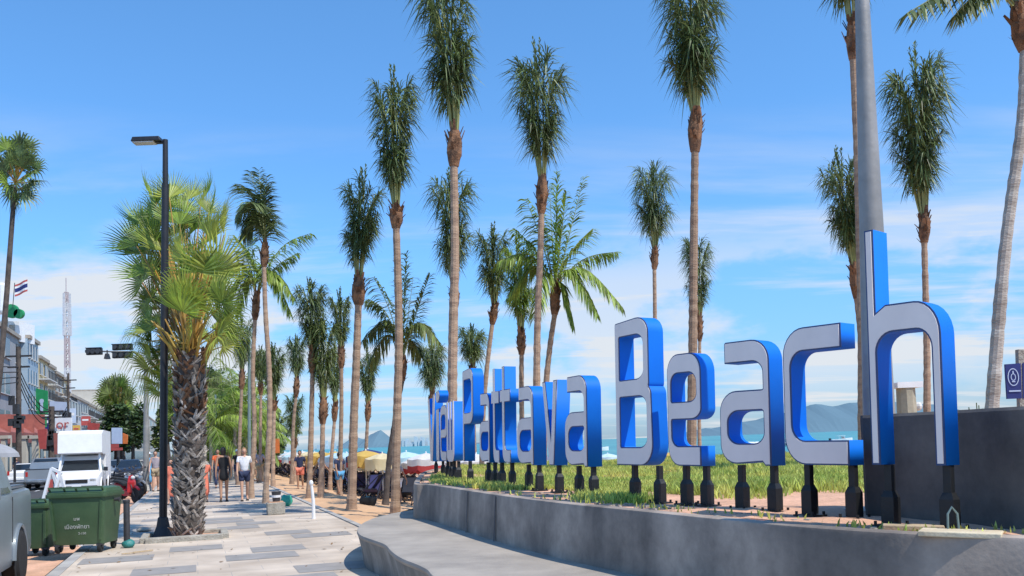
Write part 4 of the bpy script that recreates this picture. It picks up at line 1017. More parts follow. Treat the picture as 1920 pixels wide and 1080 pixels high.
# small planter with bucket on the path's sand side
b = P(517, 952, 22.9); b.z = 0
root = thing('stone_planter', b, 'small square stone planter at the sand edge of the path', 'planter', rz=SROT)
mb = MB(); mb.box((0, 0, .15), (.42, .42, .30), taper=1.06); mb.build('box', 'stone', root, bevel=.02)
mb = MB(); mb.box((0, 0, .31), (.36, .36, .02)); mb.build('soil_fill', 'soil', root)
root = thing('bucket', b + Vector((.02, 0, .32)), 'dark striped bucket standing on the small stone planter', 'bucket'); mb = MB(); mb.lathe([(.09, 0), (.12, .24), (.125, .25)], n=14); mb.build('body', 'dark_metal', root); mb = MB(); mb.lathe([(.116, .10), (.122, .16)], n=14); mb.build('band', 'white', root)

# ------------------------------------------------------------------ vehicles (local: +y = forward, x = right)
def wheel(parent, x, y, r, w, rimk='chrome'):
    mb = MB(); mb.lathe([(r * .62, -w / 2), (r * .9, -w / 2), (r, -w * .32), (r, w * .32), (r * .9, w / 2), (r * .62, w / 2)], (0, 0, 0), 24, axis='X'); wh = mb.build('wheel', 'rubber', parent, smooth=True); wh.location = (x, y, r)
    mb = MB(); sx = 1 if x > 0 else -1; e = sx * w * .42
    mb.lathe([(r * .64, e * .6), (r * .64, e * 1.15), (r * .56, e * 1.1), (r * .54, e * .6)], (0, 0, 0), 24, axis='X'); mb.lathe([(.07, e * .5), (.06, e * 1.1)], (0, 0, 0), 10, axis='X')
    for k in range(6): a = k * math.pi / 3; mb.bar((e * .8, .05 * math.cos(a), .05 * math.sin(a)), (e * .9, r * .58 * math.cos(a), r * .58 * math.sin(a)), .05, .06)
    mb.build('rim', rimk, wh)
def ringx(y, zl, zm, zt, wl, wt, arch=None):
    """cross section of the shell at station y: sills, belt, roof"""
    return [Vector((-wl * .97, y, zl)), Vector((-wl, y, zl + .12)), Vector((-wl, y, zm - .08)), Vector((-wl * .975, y, zm)), Vector((-wt, y, max(zt - .06, zm + .004))), Vector((-wt * .90, y, zt + .004)), Vector((wt * .90, y, zt + .004)), Vector((wt, y, max(zt - .06, zm + .004))), Vector((wl * .975, y, zm)), Vector((wl, y, zm - .08)), Vector((wl, y, zl + .12)), Vector((wl * .97, y, zl))]
def vehicle(name, label, cat, pos, rz, paint, kind, group=None, tail=False, detail=True, lift=0.0):
    root = thing(name, pos, label, cat, group, rz=rz)
    if kind == 'pickup':
        Lh, wb, r, hw = 2.6, (1.62, -1.50), .37, .89
        st = [(2.60, .38, .78, .80, .74, .66), (2.45, .30, .92, .94, .86, .76), (1.3, .30, 1.02, 1.05, hw, .80), (1.15, .30, 1.03, 1.08, hw, .78), (.55, .30, 1.04, 1.66, hw, .64), (.30, .30, 1.04, 1.74, hw, .66), (-.95, .30, 1.05, 1.74, hw, .72), (-1.2, .30, 1.05, 1.50, hw, .76), (-1.24, .30, 1.06, 1.10, hw, .84), (-2.45, .34, 1.07, 1.11, hw, .86), (-2.60, .42, 1.05, 1.09, .86, .84)]
        glass = (1.14, .53, 1.08, 1.64, .77, .63); side = (.45, -1.0, 1.08, 1.68); rear = (-.97, -1.2, 1.72, 1.50)
    elif kind == 'sedan':
        Lh, wb, r, hw = 2.25, (1.35, -1.30), .31, .86
        st = [(2.25, .30, .62, .64, .72, .66), (2.1, .22, .74, .76, .84, .74), (1.05, .22, .88, .92, hw, .78), (.9, .22, .90, .95, hw, .77), (.15, .22, .92, 1.38, hw, .60), (-.1, .22, .92, 1.44, hw, .60), (-.8, .22, .93, 1.43, hw, .60), (-1.55, .22, .94, 1.00, hw, .72), (-2.1, .24, .93, .97, .84, .74), (-2.25, .32, .86, .88, .78, .70)]
        glass = (.89, .17, .95, 1.36, .76, .61); side = (.1, -1.0, .96, 1.38); rear = (-.85, -1.5, 1.42, 1.01)
    else:  # box truck: cab only
        Lh, wb, r, hw = 2.5, (1.62, -1.50), .38, .86
        st = [(2.50, .36, .80, .82, .72, .64), (2.35, .28, .95, .98, .84, .74), (1.45, .28, 1.08, 1.12, hw, .78), (1.3, .28, 1.09, 1.14, hw, .77), (.75, .28, 1.10, 1.72, hw, .70), (.45, .28, 1.10, 1.80, hw, .70), (-.3, .28, 1.10, 1.80, hw, .70), (-.35, .28, 1.10, 1.78, hw, .70)]
        glass = (1.29, .74, 1.16, 1.71, .78, .70); side = (.6, -.2, 1.14, 1.70); rear = None
    if lift:
        up = lambda q: q + lift if q > .75 else q
        st = [(s[0], s[1], up(s[2]), up(s[3]), s[4], s[5]) for s in st]; glass = glass[:2] + (glass[2] + lift, glass[3] + lift) + glass[4:]; side = side[:2] + (side[2] + lift, side[3] + lift); rear = rear[:2] + (rear[2] + lift, rear[3] + lift)
    mb = MB(); mb.rings([ringx(*s) for s in st]); body = mb.build('body', paint, root, smooth=True)
    # wheel arches (dark discs set slightly proud) + wheels
    for y in wb:
        for sx in (-1, 1):
            mb = MB(); mb.lathe([(r * 1.16, 0), (r * 1.16, sx * .012), (r * 1.10, sx * .014)], (sx * (hw + .002), y, r), 24, axis='X'); mb.build('wheel_arch', 'rubber', root)
            mb = MB()
            pr = []
            for k in range(13): a = math.pi * k / 12; pr.append((y + math.cos(a) * r * 1.2, r + math.sin(a) * r * 1.2))
            mb.tube([(sx * (hw + .01), a, b) for a, b in pr], .03, 6); mb.build('arch_trim', paint, root, smooth=True)
            wheel(root, sx * (hw - .06), y, r, .22)
    gy0, gy1, gz0, gz1, gw0, gw1 = glass
    nv = Vector((0, gz1 - gz0, gy0 - gy1)).normalized() * .012
    mb = MB(); mb.face([Vector((-gw0 * .92, gy0, gz0)) + nv, Vector((gw0 * .92, gy0, gz0)) + nv, Vector((gw1 * .9, gy1, gz1)) + nv, Vector((-gw1 * .9, gy1, gz1)) + nv]); mb.build('windscreen', 'glass_dark', root)
    zc = (side[2] + side[3]) / 2
    wmid = lambda zz: hw * .975 + (gw1 - hw * .975) * (zz - side[2] + .04) / max(.01, side[3] - side[2] + .04)
    for sx in (-1, 1):
        splits = [(side[0] - (.55 if kind != 'truck' else .35), side[0] - .0, True)] if kind == 'truck' else None
        segs = [(side[0] + .35, side[0] - .42), (side[0] - .48, side[1])] if kind != 'truck' else [(side[0] + .35, side[1])]
        for i, (ya, yb) in enumerate(segs):
            mb = MB(); ytop = ya - (.38 if i == 0 else 0); w0, w1 = hw * .975 + .006, gw1 + .02
            mb.face([(sx * w0, ya, side[2]), (sx * w0, yb, side[2]), (sx * w1, yb + (.1 if i == len(segs) - 1 else 0), side[3] - .06), (sx * w1, ytop, side[3] - .06)]); mb.build('side_window', 'glass_dark', root)
        mb = MB(); mb.box((sx * (hw + .10), side[0] + .3, side[2] + .05), (.16, .08, .17)); mb.build('side_mirror', paint if kind != 'truck' else 'black_paint', root, bevel=.02)
        # door seams and handle
        mb = MB()
        for yy in (side[0] + .38, side[0] - .45, side[1] - .02): mb.box((sx * (hw + .002), yy, side[2] - .36), (.008, .012, .6))
        mb.build('door_seam', 'rubber', root)
        mb = MB(); mb.box((sx * (hw + .012), side[0] - .30, side[2] - .16), (.02, .16, .03)); mb.build('door_handle', 'chrome', root)
    if rear:
        y0, y1, z0, z1 = rear; mb = MB(); n2 = Vector((0, -(abs(z0 - z1)), abs(y1 - y0))).normalized() * .014
        mb.face([Vector((-.56, y0 - .03, z0 - .03)) + n2, Vector((.56, y0 - .03, z0 - .03)) + n2, Vector((.62, y1 + .02, z1 + .03)) + n2, Vector((-.62, y1 + .02, z1 + .03)) + n2]); mb.build('rear_window', 'glass_dark', root)
    fz = st[1][2]; fy = st[0][0]
    for sx in (-1, 1):
        mb = MB(); mb.box((sx * .60, fy - .06, fz - .18), (.26, .12, .15)); mb.build('headlight', 'lamp_glass', root, bevel=.02)
        mb = MB(); mb.box((sx * .74, st[-1][0] + .02, .88 if kind != 'truck' else .7), (.12, .06, .26)); mb.build('tail_light', 'lamp_red', root, bevel=.01)
    mb = MB(); mb.box((0, fy + .005, fz - .22), (.82, .03, .14)); mb.build('grille', 'rubber', root)
    mb = MB(); mb.box((0, fy - .01, .46), (1.56, .14, .18)); mb.build('front_bumper', 'dark_metal' if kind != 'sedan' else paint, root, bevel=.03)
    mb = MB(); mb.box((0, st[-1][0] - .0, .52), (1.5, .12, .16)); mb.build('rear_bumper', 'chrome' if kind == 'pickup' else paint, root, bevel=.03)
    mb = MB(); mb.box((0, fy + .07, .52), (.36, .01, .12)); mb.build('number_plate', 'white', root)
    if kind == 'pickup':
        mb = MB(); mb.box((0, -1.88, 1.13 + lift), (1.60, 1.26, .045)); mb.build('bed_cover', 'black_paint' if paint != 'grey_paint' else 'grey_paint', root, bevel=.01)
        for sx in (-1, 1):
            mb = MB(); mb.tube([(sx * .80, -1.28, 1.14 + lift), (sx * .80, -1.33, 1.19 + lift), (sx * .80, -2.5, 1.17 + lift), (sx * .80, -2.56, 1.12 + lift)], .018, 6)
            mb.build('bed_rail', 'dark_metal', root)
    if kind == 'truck':
        w = .85; mb = MB()
        pr = [(-2.9, .72), (-2.9, 2.86), (.55, 2.86), (1.22, 2.70), (1.30, 1.90), (.80, 1.84), (-.40, 1.82), (-.40, .72)]
        for i in range(len(pr)):
            a, b2 = pr[i], pr[(i + 1) % len(pr)]; mb.face([(-w, a[0], a[1]), (-w, b2[0], b2[1]), (w, b2[0], b2[1]), (w, a[0], a[1])])
        mb.face([(-w, a, b2) for a, b2 in pr]); mb.face([(w, a, b2) for a, b2 in pr[::-1]]); mb.build('cargo_box', 'white', root, bevel=.02)
        for sx in (-1, 1):
            mb = MB(); mb.bar((sx * .80, 1.34, 1.06), (sx * .72, .98, 1.86), .07); mb.build('windscreen_pillar', 'white', root)
    return root
def veh_at(x, y, Z, away=False, dr=0.0):
    p = P(x, y, Z); p.z = -.116; return p, SROT + (0 if away else math.pi) + dr
# near pickup at left edge: its left rear wheel sits at u=13.9, v=-2.3
p = W(14.15 - 1.5, -2.32 - .89, -.116)
vehicle('pickup_truck', 'grey pickup truck cut by the left photo edge in front of the green bins', 'pickup', p, SROT + math.pi, 'grey_paint', 'pickup', lift=.2)
p, rz = veh_at(157, 900, 39.5); vehicle('box_truck', 'white small truck with a tall box over its cab, facing us behind the bins', 'truck', p, rz, 'white_paint', 'truck')
p, rz = veh_at(92, 890, 52, True); vehicle('pickup_truck', 'silver pickup truck seen from behind in traffic, left of the white box truck', 'pickup', p, rz, 'silver_paint', 'pickup')
p, rz = veh_at(53, 890, 58, True); vehicle('parked_car', 'white car seen from behind at the left, between grey and silver pickups', 'car', p, rz, 'white_paint', 'sedan')
p, rz = veh_at(243, 880, 62); vehicle('parked_car', 'black car parked at the kerb behind the motorbikes', 'car', p, rz, 'black_paint', 'sedan')
p, rz = veh_at(214, 880, 70); vehicle('parked_car', 'silver car half hidden behind the white box truck', 'car', p, rz, 'silver_paint', 'sedan')

def motorbike(paint, label, pos, rz):
    root = thing('motorbike', pos, label, 'motorbike', 'motorbikes parked along the kerb', rz=rz)
    for y, nm in ((.62, 'front'), (-.58, 'rear')):
        mb = MB(); mb.lathe([(.21, -.035), (.265, -.045), (.285, 0), (.265, .045), (.21, .035)], (0, 0, 0), 18, axis='X'); w = mb.build('wheel', 'rubber', root, smooth=True); w.location = (0, y, .285)
        mb = MB(); mb.lathe([(.205, -.02), (.205, .02)], (0, 0, 0), 16, axis='X'); mb.lathe([(.04, -.06), (.04, .06)], (0, 0, 0), 8, axis='X'); mb.build('rim', 'dark_metal', w)
    mb = MB(); mb.rings([[Vector((x * w, y, z0 + (z1 - z0) * zz)) for x, zz in ((-1, 0), (-1, .8), (-.5, 1), (.5, 1), (1, .8), (1, 0))] for y, w, z0, z1 in ((.34, .10, .34, .80), (.20, .09, .26, .48), (-.05, .10, .26, .50), (-.25, .13, .34, .72), (-.60, .12, .44, .74), (-.86, .05, .62, .74))]); mb.build('body', paint, root, smooth=True)
    mb = MB(); mb.rings([[Vector((x * .14, y, z0 + .08 * zz)) for x, zz in ((-1, 0), (-.9, .9), (0, 1.2), (.9, .9), (1, 0))] for y, z0 in ((-.0, .62), (-.25, .70), (-.45, .74), (-.80, .76))]); mb.build('seat', 'rubber', root, smooth=True)
    mb = MB(); mb.rings([[Vector((x * w, y, z)) for x, y, z in ((-1, .40, .42), (-1, .34, .95), (0, .52, 1.02), (1, .34, .95), (1, .40, .42), (0, .55, .5))] for w in (.05, .16)]); mb.v = mb.v
    mb = MB(); mb.rings([[Vector((-.17, .34, .40)), Vector((0, .46, .38)), Vector((.17, .34, .40))], [Vector((-.16, .34, .75)), Vector((0, .50, .75)), Vector((.16, .34, .75))], [Vector((-.09, .30, .98)), Vector((0, .40, 1.02)), Vector((.09, .30, .98))]]); mb.build('fairing', paint, root)
    mb = MB(); mb.tube([(-.33, .20, 1.0), (-.15, .28, 1.03), (.15, .28, 1.03), (.33, .20, 1.0)], .016, 8); mb.build('handlebar', 'dark_metal', root)
    mb = MB(); mb.ell((0, .43, .92), (.08, .06, .07)); mb.build('headlight', 'lamp_glass', root)
    mb = MB(); mb.bar((-.07, .34, .80), (-.07, .62, .285), .03); mb.bar((.07, .34, .80), (.07, .62, .285), .03); mb.build('fork', 'dark_metal', root)
    mb = MB(); mb.tube([(0, .42, .56), (0, .62, .60), (0, .84, .50)], .05, 6); mb.build('mudguard', paint, root)
    for sx in (-1, 1):
        mb = MB(); mb.bar((sx * .26, .22, 1.0), (sx * .33, .18, 1.16), .012); mb.ell((sx * .35, .17, 1.19), (.06, .02, .045), 8, 5); mb.build('mirror', 'dark_metal', root)
    mb = MB(); mb.lathe([(.045, 0), (.045, -.5)], (.13, -.25, .34), 10, axis='Y'); mb.build('exhaust', 'chrome', root)
    return root
bk = [(238, 33, 'red_paint', 'red motorbike parked nearest to the bins'), (246, 36, 'black_paint', 'black motorbike parked just behind the red one'), (254, 39.5, 'silver_paint', 'silver motorbike third along the kerb'), (259, 43, 'black_paint', 'black motorbike fourth along the kerb, behind the silver one'), (232, 38, 'silver_paint', 'grey motorbike behind the left side of the red one'), (264, 47, 'red_paint', 'dark red motorbike last in the row near the blue clad walker')]
for x, Zb, pk, lab in bk:
    p = P(x, 900, Zb); p.z = -.116
    if UV(p)[1] > -1.78: p.z = 0
    motorbike(pk, lab, p, SROT + math.pi + .55)

# ------------------------------------------------------------------ people
def person(label, pos, rz, h=1.68, skin='skin', hair='hair', top='cloth_white', bottom='cloth_navy', style='shorts', stride=.18, arms=(.25, -.25), longhair=False, hat=None, cat='person', detail=True, sleeves=True):
    root = thing('person', pos, label, cat, rz=rz); s = h / 1.68
    hip, kn, an = .88, .48, .07
    J = {'pel': (0, 0, .92), 'wst': (0, 0, 1.06), 'chs': (0, -.01, 1.26), 'shc': (0, -.005, 1.38), 'nck': (0, -.01, 1.45), 'hd0': (0, -.015, 1.52), 'hd1': (0, -.02, 1.60)}
    for sd, ph in ((-1, 1), (1, -1)):
        a = ph * stride; k = str(sd)
        J['hip' + k] = (sd * .09, 0, .88); J['kn' + k] = (sd * .09, -a * .55 - .03, .48); J['an' + k] = (sd * .085, -a * 1.1 + (.05 if a < 0 else 0), .09 + (.05 if a < 0 else 0)); J['to' + k] = (sd * .10, -a * 1.1 - .14, .035)
        ar = arms[0 if sd < 0 else 1]
        J['sh' + k] = (sd * .165, 0, 1.38); J['el' + k] = (sd * .22, -ar * .45 + .02, 1.12); J['wr' + k] = (sd * .235, -ar * 1.05, .90); J['hn' + k] = (sd * .232, -ar * 1.15 - .01, .84)
    Rr = {'pel': (.135, .10), 'wst': (.115, .085), 'chs': (.14, .10), 'shc': (.13, .085), 'nck': (.052, .052), 'hd0': (.06, .07), 'hd1': (.06, .07), 'hip': (.085, .09), 'kn': (.055, .055), 'an': (.038, .04), 'to': (.035, .028), 'sh': (.055, .055), 'el': (.04, .04), 'wr': (.027, .025), 'hn': (.036, .018)}
    E = [('pel', 'wst'), ('wst', 'chs'), ('chs', 'shc'), ('shc', 'nck'), ('nck', 'hd0'), ('hd0', 'hd1')]
    for k in ('-1', '1'): E += [('pel', 'hip' + k), ('hip' + k, 'kn' + k), ('kn' + k, 'an' + k), ('an' + k, 'to' + k), ('shc', 'sh' + k), ('sh' + k, 'el' + k), ('el' + k, 'wr' + k), ('wr' + k, 'hn' + k)]
    def skin_obj(name, edges, matk, grow=0.0, override=None, sub=1):
        override = override or {}
        bm = bmesh.new(); ly = bm.verts.layers.skin.verify(); vs = {}
        for a, b2 in edges:
            for n in (a, b2):
                if n not in vs:
                    vs[n] = bm.verts.new(Vector(J[n]) * s); base = n.rstrip('1').rstrip('-') if n[-1] == '1' and n != 'hd1' else n
                    r = override.get(n) or override.get(base) or Rr.get(base) or Rr.get(n) or (.007, .007)
                    vs[n][ly].radius = ((r[0] + grow) * s, (r[1] + grow) * s)
            bm.edges.new((vs[a], vs[b2]))
        vs[edges[0][0]][ly].use_root = True
        me = bpy.data.meshes.new(name); bm.to_mesh(me); bm.free(); me.materials.append(M[matk])
        o = bpy.data.objects.new(name, me); COL.objects.link(o); o.parent = root
        o.modifiers.new('skin', 'SKIN').use_smooth_shade = True
        sb = o.modifiers.new('sub', 'SUBSURF'); sb.levels = sub; sb.render_levels = sub
        return o
    # fingers: short chains from the palm
    FE = []
    for k, sd in (('-1', -1), ('1', 1)):
        h0 = Vector(J['hn' + k])
        for f, (dx, dy, ln) in enumerate(((.0, -.026, .075), (.0, -.009, .085), (.0, .009, .08), (.0, .024, .065))):
            J['f%d%s' % (f, k)] = tuple(h0 + Vector((dx, dy, -.05))); J['g%d%s' % (f, k)] = tuple(h0 + Vector((dx - sd * .012, dy, -.05 - ln * .55))); J['i%d%s' % (f, k)] = tuple(h0 + Vector((dx - sd * .03, dy, -.05 - ln)))
            FE += [('hn' + k, 'f%d%s' % (f, k)), ('f%d%s' % (f, k), 'g%d%s' % (f, k)), ('g%d%s' % (f, k), 'i%d%s' % (f, k))]
        J['t0' + k] = tuple(h0 + Vector((-sd * .01, -.045, -.015))); J['t1' + k] = tuple(h0 + Vector((-sd * .02, -.06, -.055))); FE += [('hn' + k, 't0' + k), ('t0' + k, 't1' + k)]
    body = skin_obj('body', E + FE, skin)
    # head: skull + nose + ears in one mesh joined to body by overlap inside the neck
    mb = MB(); c = Vector((0, -.02, 1.585)) * s
    mb.ell(c, (.074 * s, .093 * s, .112 * s), 16, 12)
    for i, v in enumerate(mb.v):
        q = Vector(v) - c
        if q.z < 0: q.x *= 1 + q.z * 2.2 / s; q.y *= 1 + q.z * 1.0 / s
        if q.y < -.07 * s and abs(q.x) < .02 * s and -.03 * s < q.z < .015 * s: q.y -= .018 * s
        mb.v[i] = tuple(q + c)
    mb.rings([[c + Vector((x, y, z)) * s for x, y, z in ((-.008, -.088, .012), (.008, -.088, .012), (.014, -.086, -.022), (-.014, -.086, -.022))], [c + Vector((x, y, z)) * s for x, y, z in ((-.003, -.094, .008), (.003, -.094, .008), (.007, -.112, -.018), (-.007, -.112, -.018))]])
    for sd in (-1, 1): mb.ell(c + Vector((sd * .076, .005, -.005)) * s, (.010 * s, .022 * s, .032 * s), 8, 6)
    hd = mb.build('head', skin, body, smooth=True)
    mb = MB()
    for sd in (-1, 1): mb.ell(c + Vector((sd * .028, -.083, .004)) * s, (.013 * s, .008 * s, .008 * s), 8, 5)
    mb.build('eyes', 'hair', body)
    mb = MB(); mb.box(c + Vector((0, -.080, -.052)) * s, (.045 * s, .014 * s, .010 * s)); mb.build('mouth', 'lamp_red', body)
    mb = MB(); mb.ell(c + Vector((0, .014, .022)) * s, (.086 * s, .098 * s, .108 * s), 14, 10)
    for i, v in enumerate(mb.v):
        q = Vector(v) - c
        if q.y < -.03 * s and q.z < .065 * s: q.y = -.03 * s
        if q.z < (-.06 if not longhair else -.02) * s:
            if longhair: q.z *= 2.6; q.y = max(q.y, .03 * s); q.x *= .9
            else: q.z = -.06 * s
        mb.v[i] = tuple(q + c)
    mb.build('hair', hair, body, smooth=True)
    if hat: mb = MB(); mb.lathe([(.19 * s, .045 * s), (.185 * s, .055 * s), (.095 * s, .06 * s), (.088 * s, .13 * s), (.05 * s, .145 * s)], c, 18); mb.build('hat', hat, body, smooth=True)
    tor = [('wst', 'chs'), ('chs', 'shc'), ('shc', 'nck')]
    ov = {'nck': (.062, .06), 'wst': (.125, .095)}
    J['hem'] = (0, 0, .90); J['sl-1'] = tuple(Vector(J['sh-1']).lerp(Vector(J['el-1']), .65)); J['sl1'] = tuple(Vector(J['sh1']).lerp(Vector(J['el1']), .65)); Rr['sl'] = (.052, .052); Rr['hem'] = (.145, .11)
    J['nk2'] = tuple(Vector(J['shc']).lerp(Vector(J['nck']), .55))
    te = [('chs', 'wst'), ('wst', 'hem'), ('chs', 'shc'), ('shc', 'nk2')]; Rr['nk2'] = (.068, .062)
    for k in ('-1', '1'):
        te.append(('shc', 'sh' + k))
        if sleeves: te.append(('sh' + k, 'sl' + k))
    if style == 'dress':
        J['skirt'] = (0, 0, .62 if longhair is not None else .5); Rr['skirt'] = (.19, .16); te.append(('hem', 'skirt'))
        skin_obj('dress', te, top, .016)
    elif style == 'gown':
        J['skirt'] = (0, 0, .20); Rr['skirt'] = (.21, .18); te.append(('hem', 'skirt')); skin_obj('gown', te, top, .018)
    else:
        skin_obj('shirt', te, top, .016)
        be = [('pel', 'hip-1'), ('pel', 'hip1')]
        for k in ('-1', '1'):
            if style == 'shorts': J['sh_' + k] = tuple(Vector(J['hip' + k]).lerp(Vector(J['kn' + k]), .72)); Rr['sh_' + k] = (.085, .085); be.append(('hip' + k, 'sh_' + k))
            else: J['an2' + k] = tuple(Vector(J['kn' + k]).lerp(Vector(J['an' + k]), .92)); Rr['an2' + k] = (.06, .06); be += [('hip' + k, 'kn' + k), ('kn' + k, 'an2' + k)]
        skin_obj('shorts' if style == 'shorts' else 'trousers', be, bottom, .018)
    for k in ('-1', '1'):
        a = Vector(J['an' + k]) * s; t = Vector(J['to' + k]) * s; mb = MB(); m = (a + t) * .5
        mb.rings([[Vector((m.x + x * .042 * s, m.y + y * s, max(.0, t.z - .035 * s) + zz * s)) for x, zz in ((-1, 0), (-1, .04), (0, .06 if y > -.05 else .05), (1, .04), (1, 0))] for y in (.13, .05, -.06, -.12)]); mb.build('shoe', 'shoe', root)
    return root
FACE = SROT            # -y local faces the camera side of the street when rz = SROT
def pp(x, y): return G(x, y, 0)
person('woman in a black sleeveless dress walking right of the fan palm', pp(420, 941), FACE + math.pi, 1.74, 'skin_tan', 'hair', 'cloth_black', style='dress', longhair=True, sleeves=False, stride=.10, arms=(.12, -.12))
person('woman in a white top and dark shorts walking beside the slim palm trunks', pp(459, 939), FACE, 1.70, 'skin', 'hair_fair', 'cloth_white', 'cloth_navy', longhair=True, stride=.16)
person('person in an orange shirt partly hidden behind the woman in the black dress', pp(409, 915), FACE, 1.72, 'skin_tan', 'hair', 'cloth_orange', 'cloth_navy', style='trousers', stride=.12)
person('person in a black top with a white cap behind the woman in white', pp(446, 908), FACE, 1.68, 'skin', 'hair', 'cloth_black', 'cloth_navy', hat='cloth_white', stride=.1)
person('child in a salmon dress between the lamp post and the fan palm trunk', pp(321, 946), FACE, 1.42, 'skin', 'hair', 'cloth_salmon', style='gown', stride=.1, longhair=True)
person('person in a salmon dress showing at the right side of the fan palm trunk', pp(384, 942), FACE, 1.42, 'skin', 'hair', 'cloth_salmon', style='gown', stride=.1)
person('person in a greyish tank top and khaki shorts walking left of the lamp post', pp(292, 921), FACE, 1.74, 'skin', 'hair', 'cloth_grey', 'cloth_khaki', stride=.14, sleeves=False)
person('person in a long blue skirt and wide white hat at the kerb beside the motorbikes', pp(279, 915), FACE, 1.70, 'skin', 'hair', 'cloth_blue', style='gown', hat='cloth_white', stride=.1)
for i, (x, y, t, bt, st, lab) in enumerate(((428, 897, 'cloth_red', 'cloth_navy', 'trousers', 'distant walker in red behind the leaning pale stem'), (478, 903, 'cloth_navy', 'cloth_khaki', 'shorts', 'person in navy standing between the green pole and the slim trunk'), (488, 905, 'cloth_grey', 'cloth_khaki', 'trousers', 'person in grey standing at the sand edge right of the slim trunk'), (398, 893, 'cloth_navy', 'cloth_navy', 'trousers', 'small distant walker in navy far along the path'))):
    person(lab, pp(x, y), FACE + i * 1.3, 1.68, 'skin_tan', 'hair', t, bt, style=st, stride=.1)
# ------------------------------------------------------------------ beach umbrellas and chairs
def umbrella(root, matk, R0=.74, hgt=1.84, fringe=None, seg=8):
    mb = MB(); mb.tube([(0, 0, 0), (0, 0, hgt)], .025, 6); mb.build('pole', 'white', root)
    mb = MB(); rr = []; n = seg * 4
    for r, z in ((.02, hgt + .02), (.35, hgt - .05), (.75, hgt - .18), (R0, hgt - .42)):
        ring = []
        for k in range(n):
            a = 2 * math.pi * k / n; sc_ = abs(math.sin(seg * a / 2)); rad = r * (1 - .05 * sc_ * (r / R0)); ring.append(Vector((rad * math.cos(a), rad * math.sin(a), z - .04 * sc_ * (r / R0))))
        rr.append(ring)
    mb.rings(rr, cap=False)
    c = mb.build('canopy', matk, root, smooth=True)
    mb = MB(); last = rr[-1]; mb.rings([last, [p + Vector((p.x * .005, p.y * .005, -.17 - .07 * (k % 2))) for k, p in enumerate(last)]], cap=False); mb.build('valance', fringe or matk, c)
    mb = MB()
    for k in range(seg): a = 2 * math.pi * k / seg; mb.bar((0, 0, hgt - .5), (R0 * .6 * math.cos(a), R0 * .6 * math.sin(a), hgt - .17), .012)
    mb.build('ribs', 'dark_metal', root)
    mb = MB(); mb.ell((0, 0, hgt + .04), (.03, .03, .05), 6, 4); mb.build('finial', 'white', root)
def deckchair(root, matk):
    mb = MB()
    for sx in (-1, 1):
        mb.bar((sx * .28, .55, .02), (sx * .28, -.45, .95), .035); mb.bar((sx * .25, -.50, .02), (sx * .25, .45, .45), .035)
    mb.bar((-.28, -.45, .95), (.28, -.45, .95), .03); mb.bar((-.28, .45, .45), (.28, .45, .45), .03); mb.build('frame', 'chair_dark', root)
    mb = MB(); q = [Vector((0, -.44, .95)), Vector((0, -.25, .62)), Vector((0, -.05, .38)), Vector((0, .2, .33)), Vector((0, .45, .45))]
    mb.rings([[p + Vector((-.25, 0, 0)), p + Vector((.25, 0, 0)), p + Vector((.25, .01, -.02)), p + Vector((-.25, .01, -.02))] for p in q]); mb.build('sling', matk, root)
UT = {'yellow': ('canvas_yellow', 'canvas_yellow', 'yellow beach umbrella in the crowded rows of sunshades'), 'white': ('canvas_white', 'canvas_red', 'white beach umbrella with a red edge in the crowded rows of sunshades'),
      'cream': ('canvas_cream', 'canvas_cream', 'cream beach umbrella in the crowded rows of sunshades'), 'blue': ('canvas_blue', 'canvas_red', 'navy blue beach umbrella among yellow ones in the sunshade rows'), 'pale': ('canvas_pale', 'canvas_white', 'pale blue white beach umbrella in the crowded rows of sunshades')}
protos = {}
for k, (c1, c2, lab) in UT.items():
    r = thing('beach_umbrella', (0, 0, 0), lab, 'umbrella', 'beach umbrellas of the %s kind in rows on the sand' % k); umbrella(r, c1, fringe=c2); protos[k] = [r, False]
cp = []
for mk in ('chair_dark', 'chair_navy'):
    r = thing('deck_chair', (0, 0, 0), 'dark folding deck chair under the rows of beach umbrellas' if mk == 'chair_dark' else 'navy folding deck chair under the rows of beach umbrellas', 'deck chair', 'deck chairs under the umbrellas, ' + ('dark' if mk == 'chair_dark' else 'navy')); deckchair(r, mk); cp.append([r, False])
def place(pr, pos, rz, s=1.0):
    if not pr[1]: o = pr[0]; pr[1] = True
    else: o = copy_tree(pr[0])
    o.location = pos; o.rotation_euler = (0, 0, rz); o.scale = (s, s, s); return o
rs = random.Random(42)
seqs = ['white', 'cream', 'yellow', 'white', 'yellow', 'blue', 'pale', 'white', 'yellow', 'pale', 'cream', 'white']
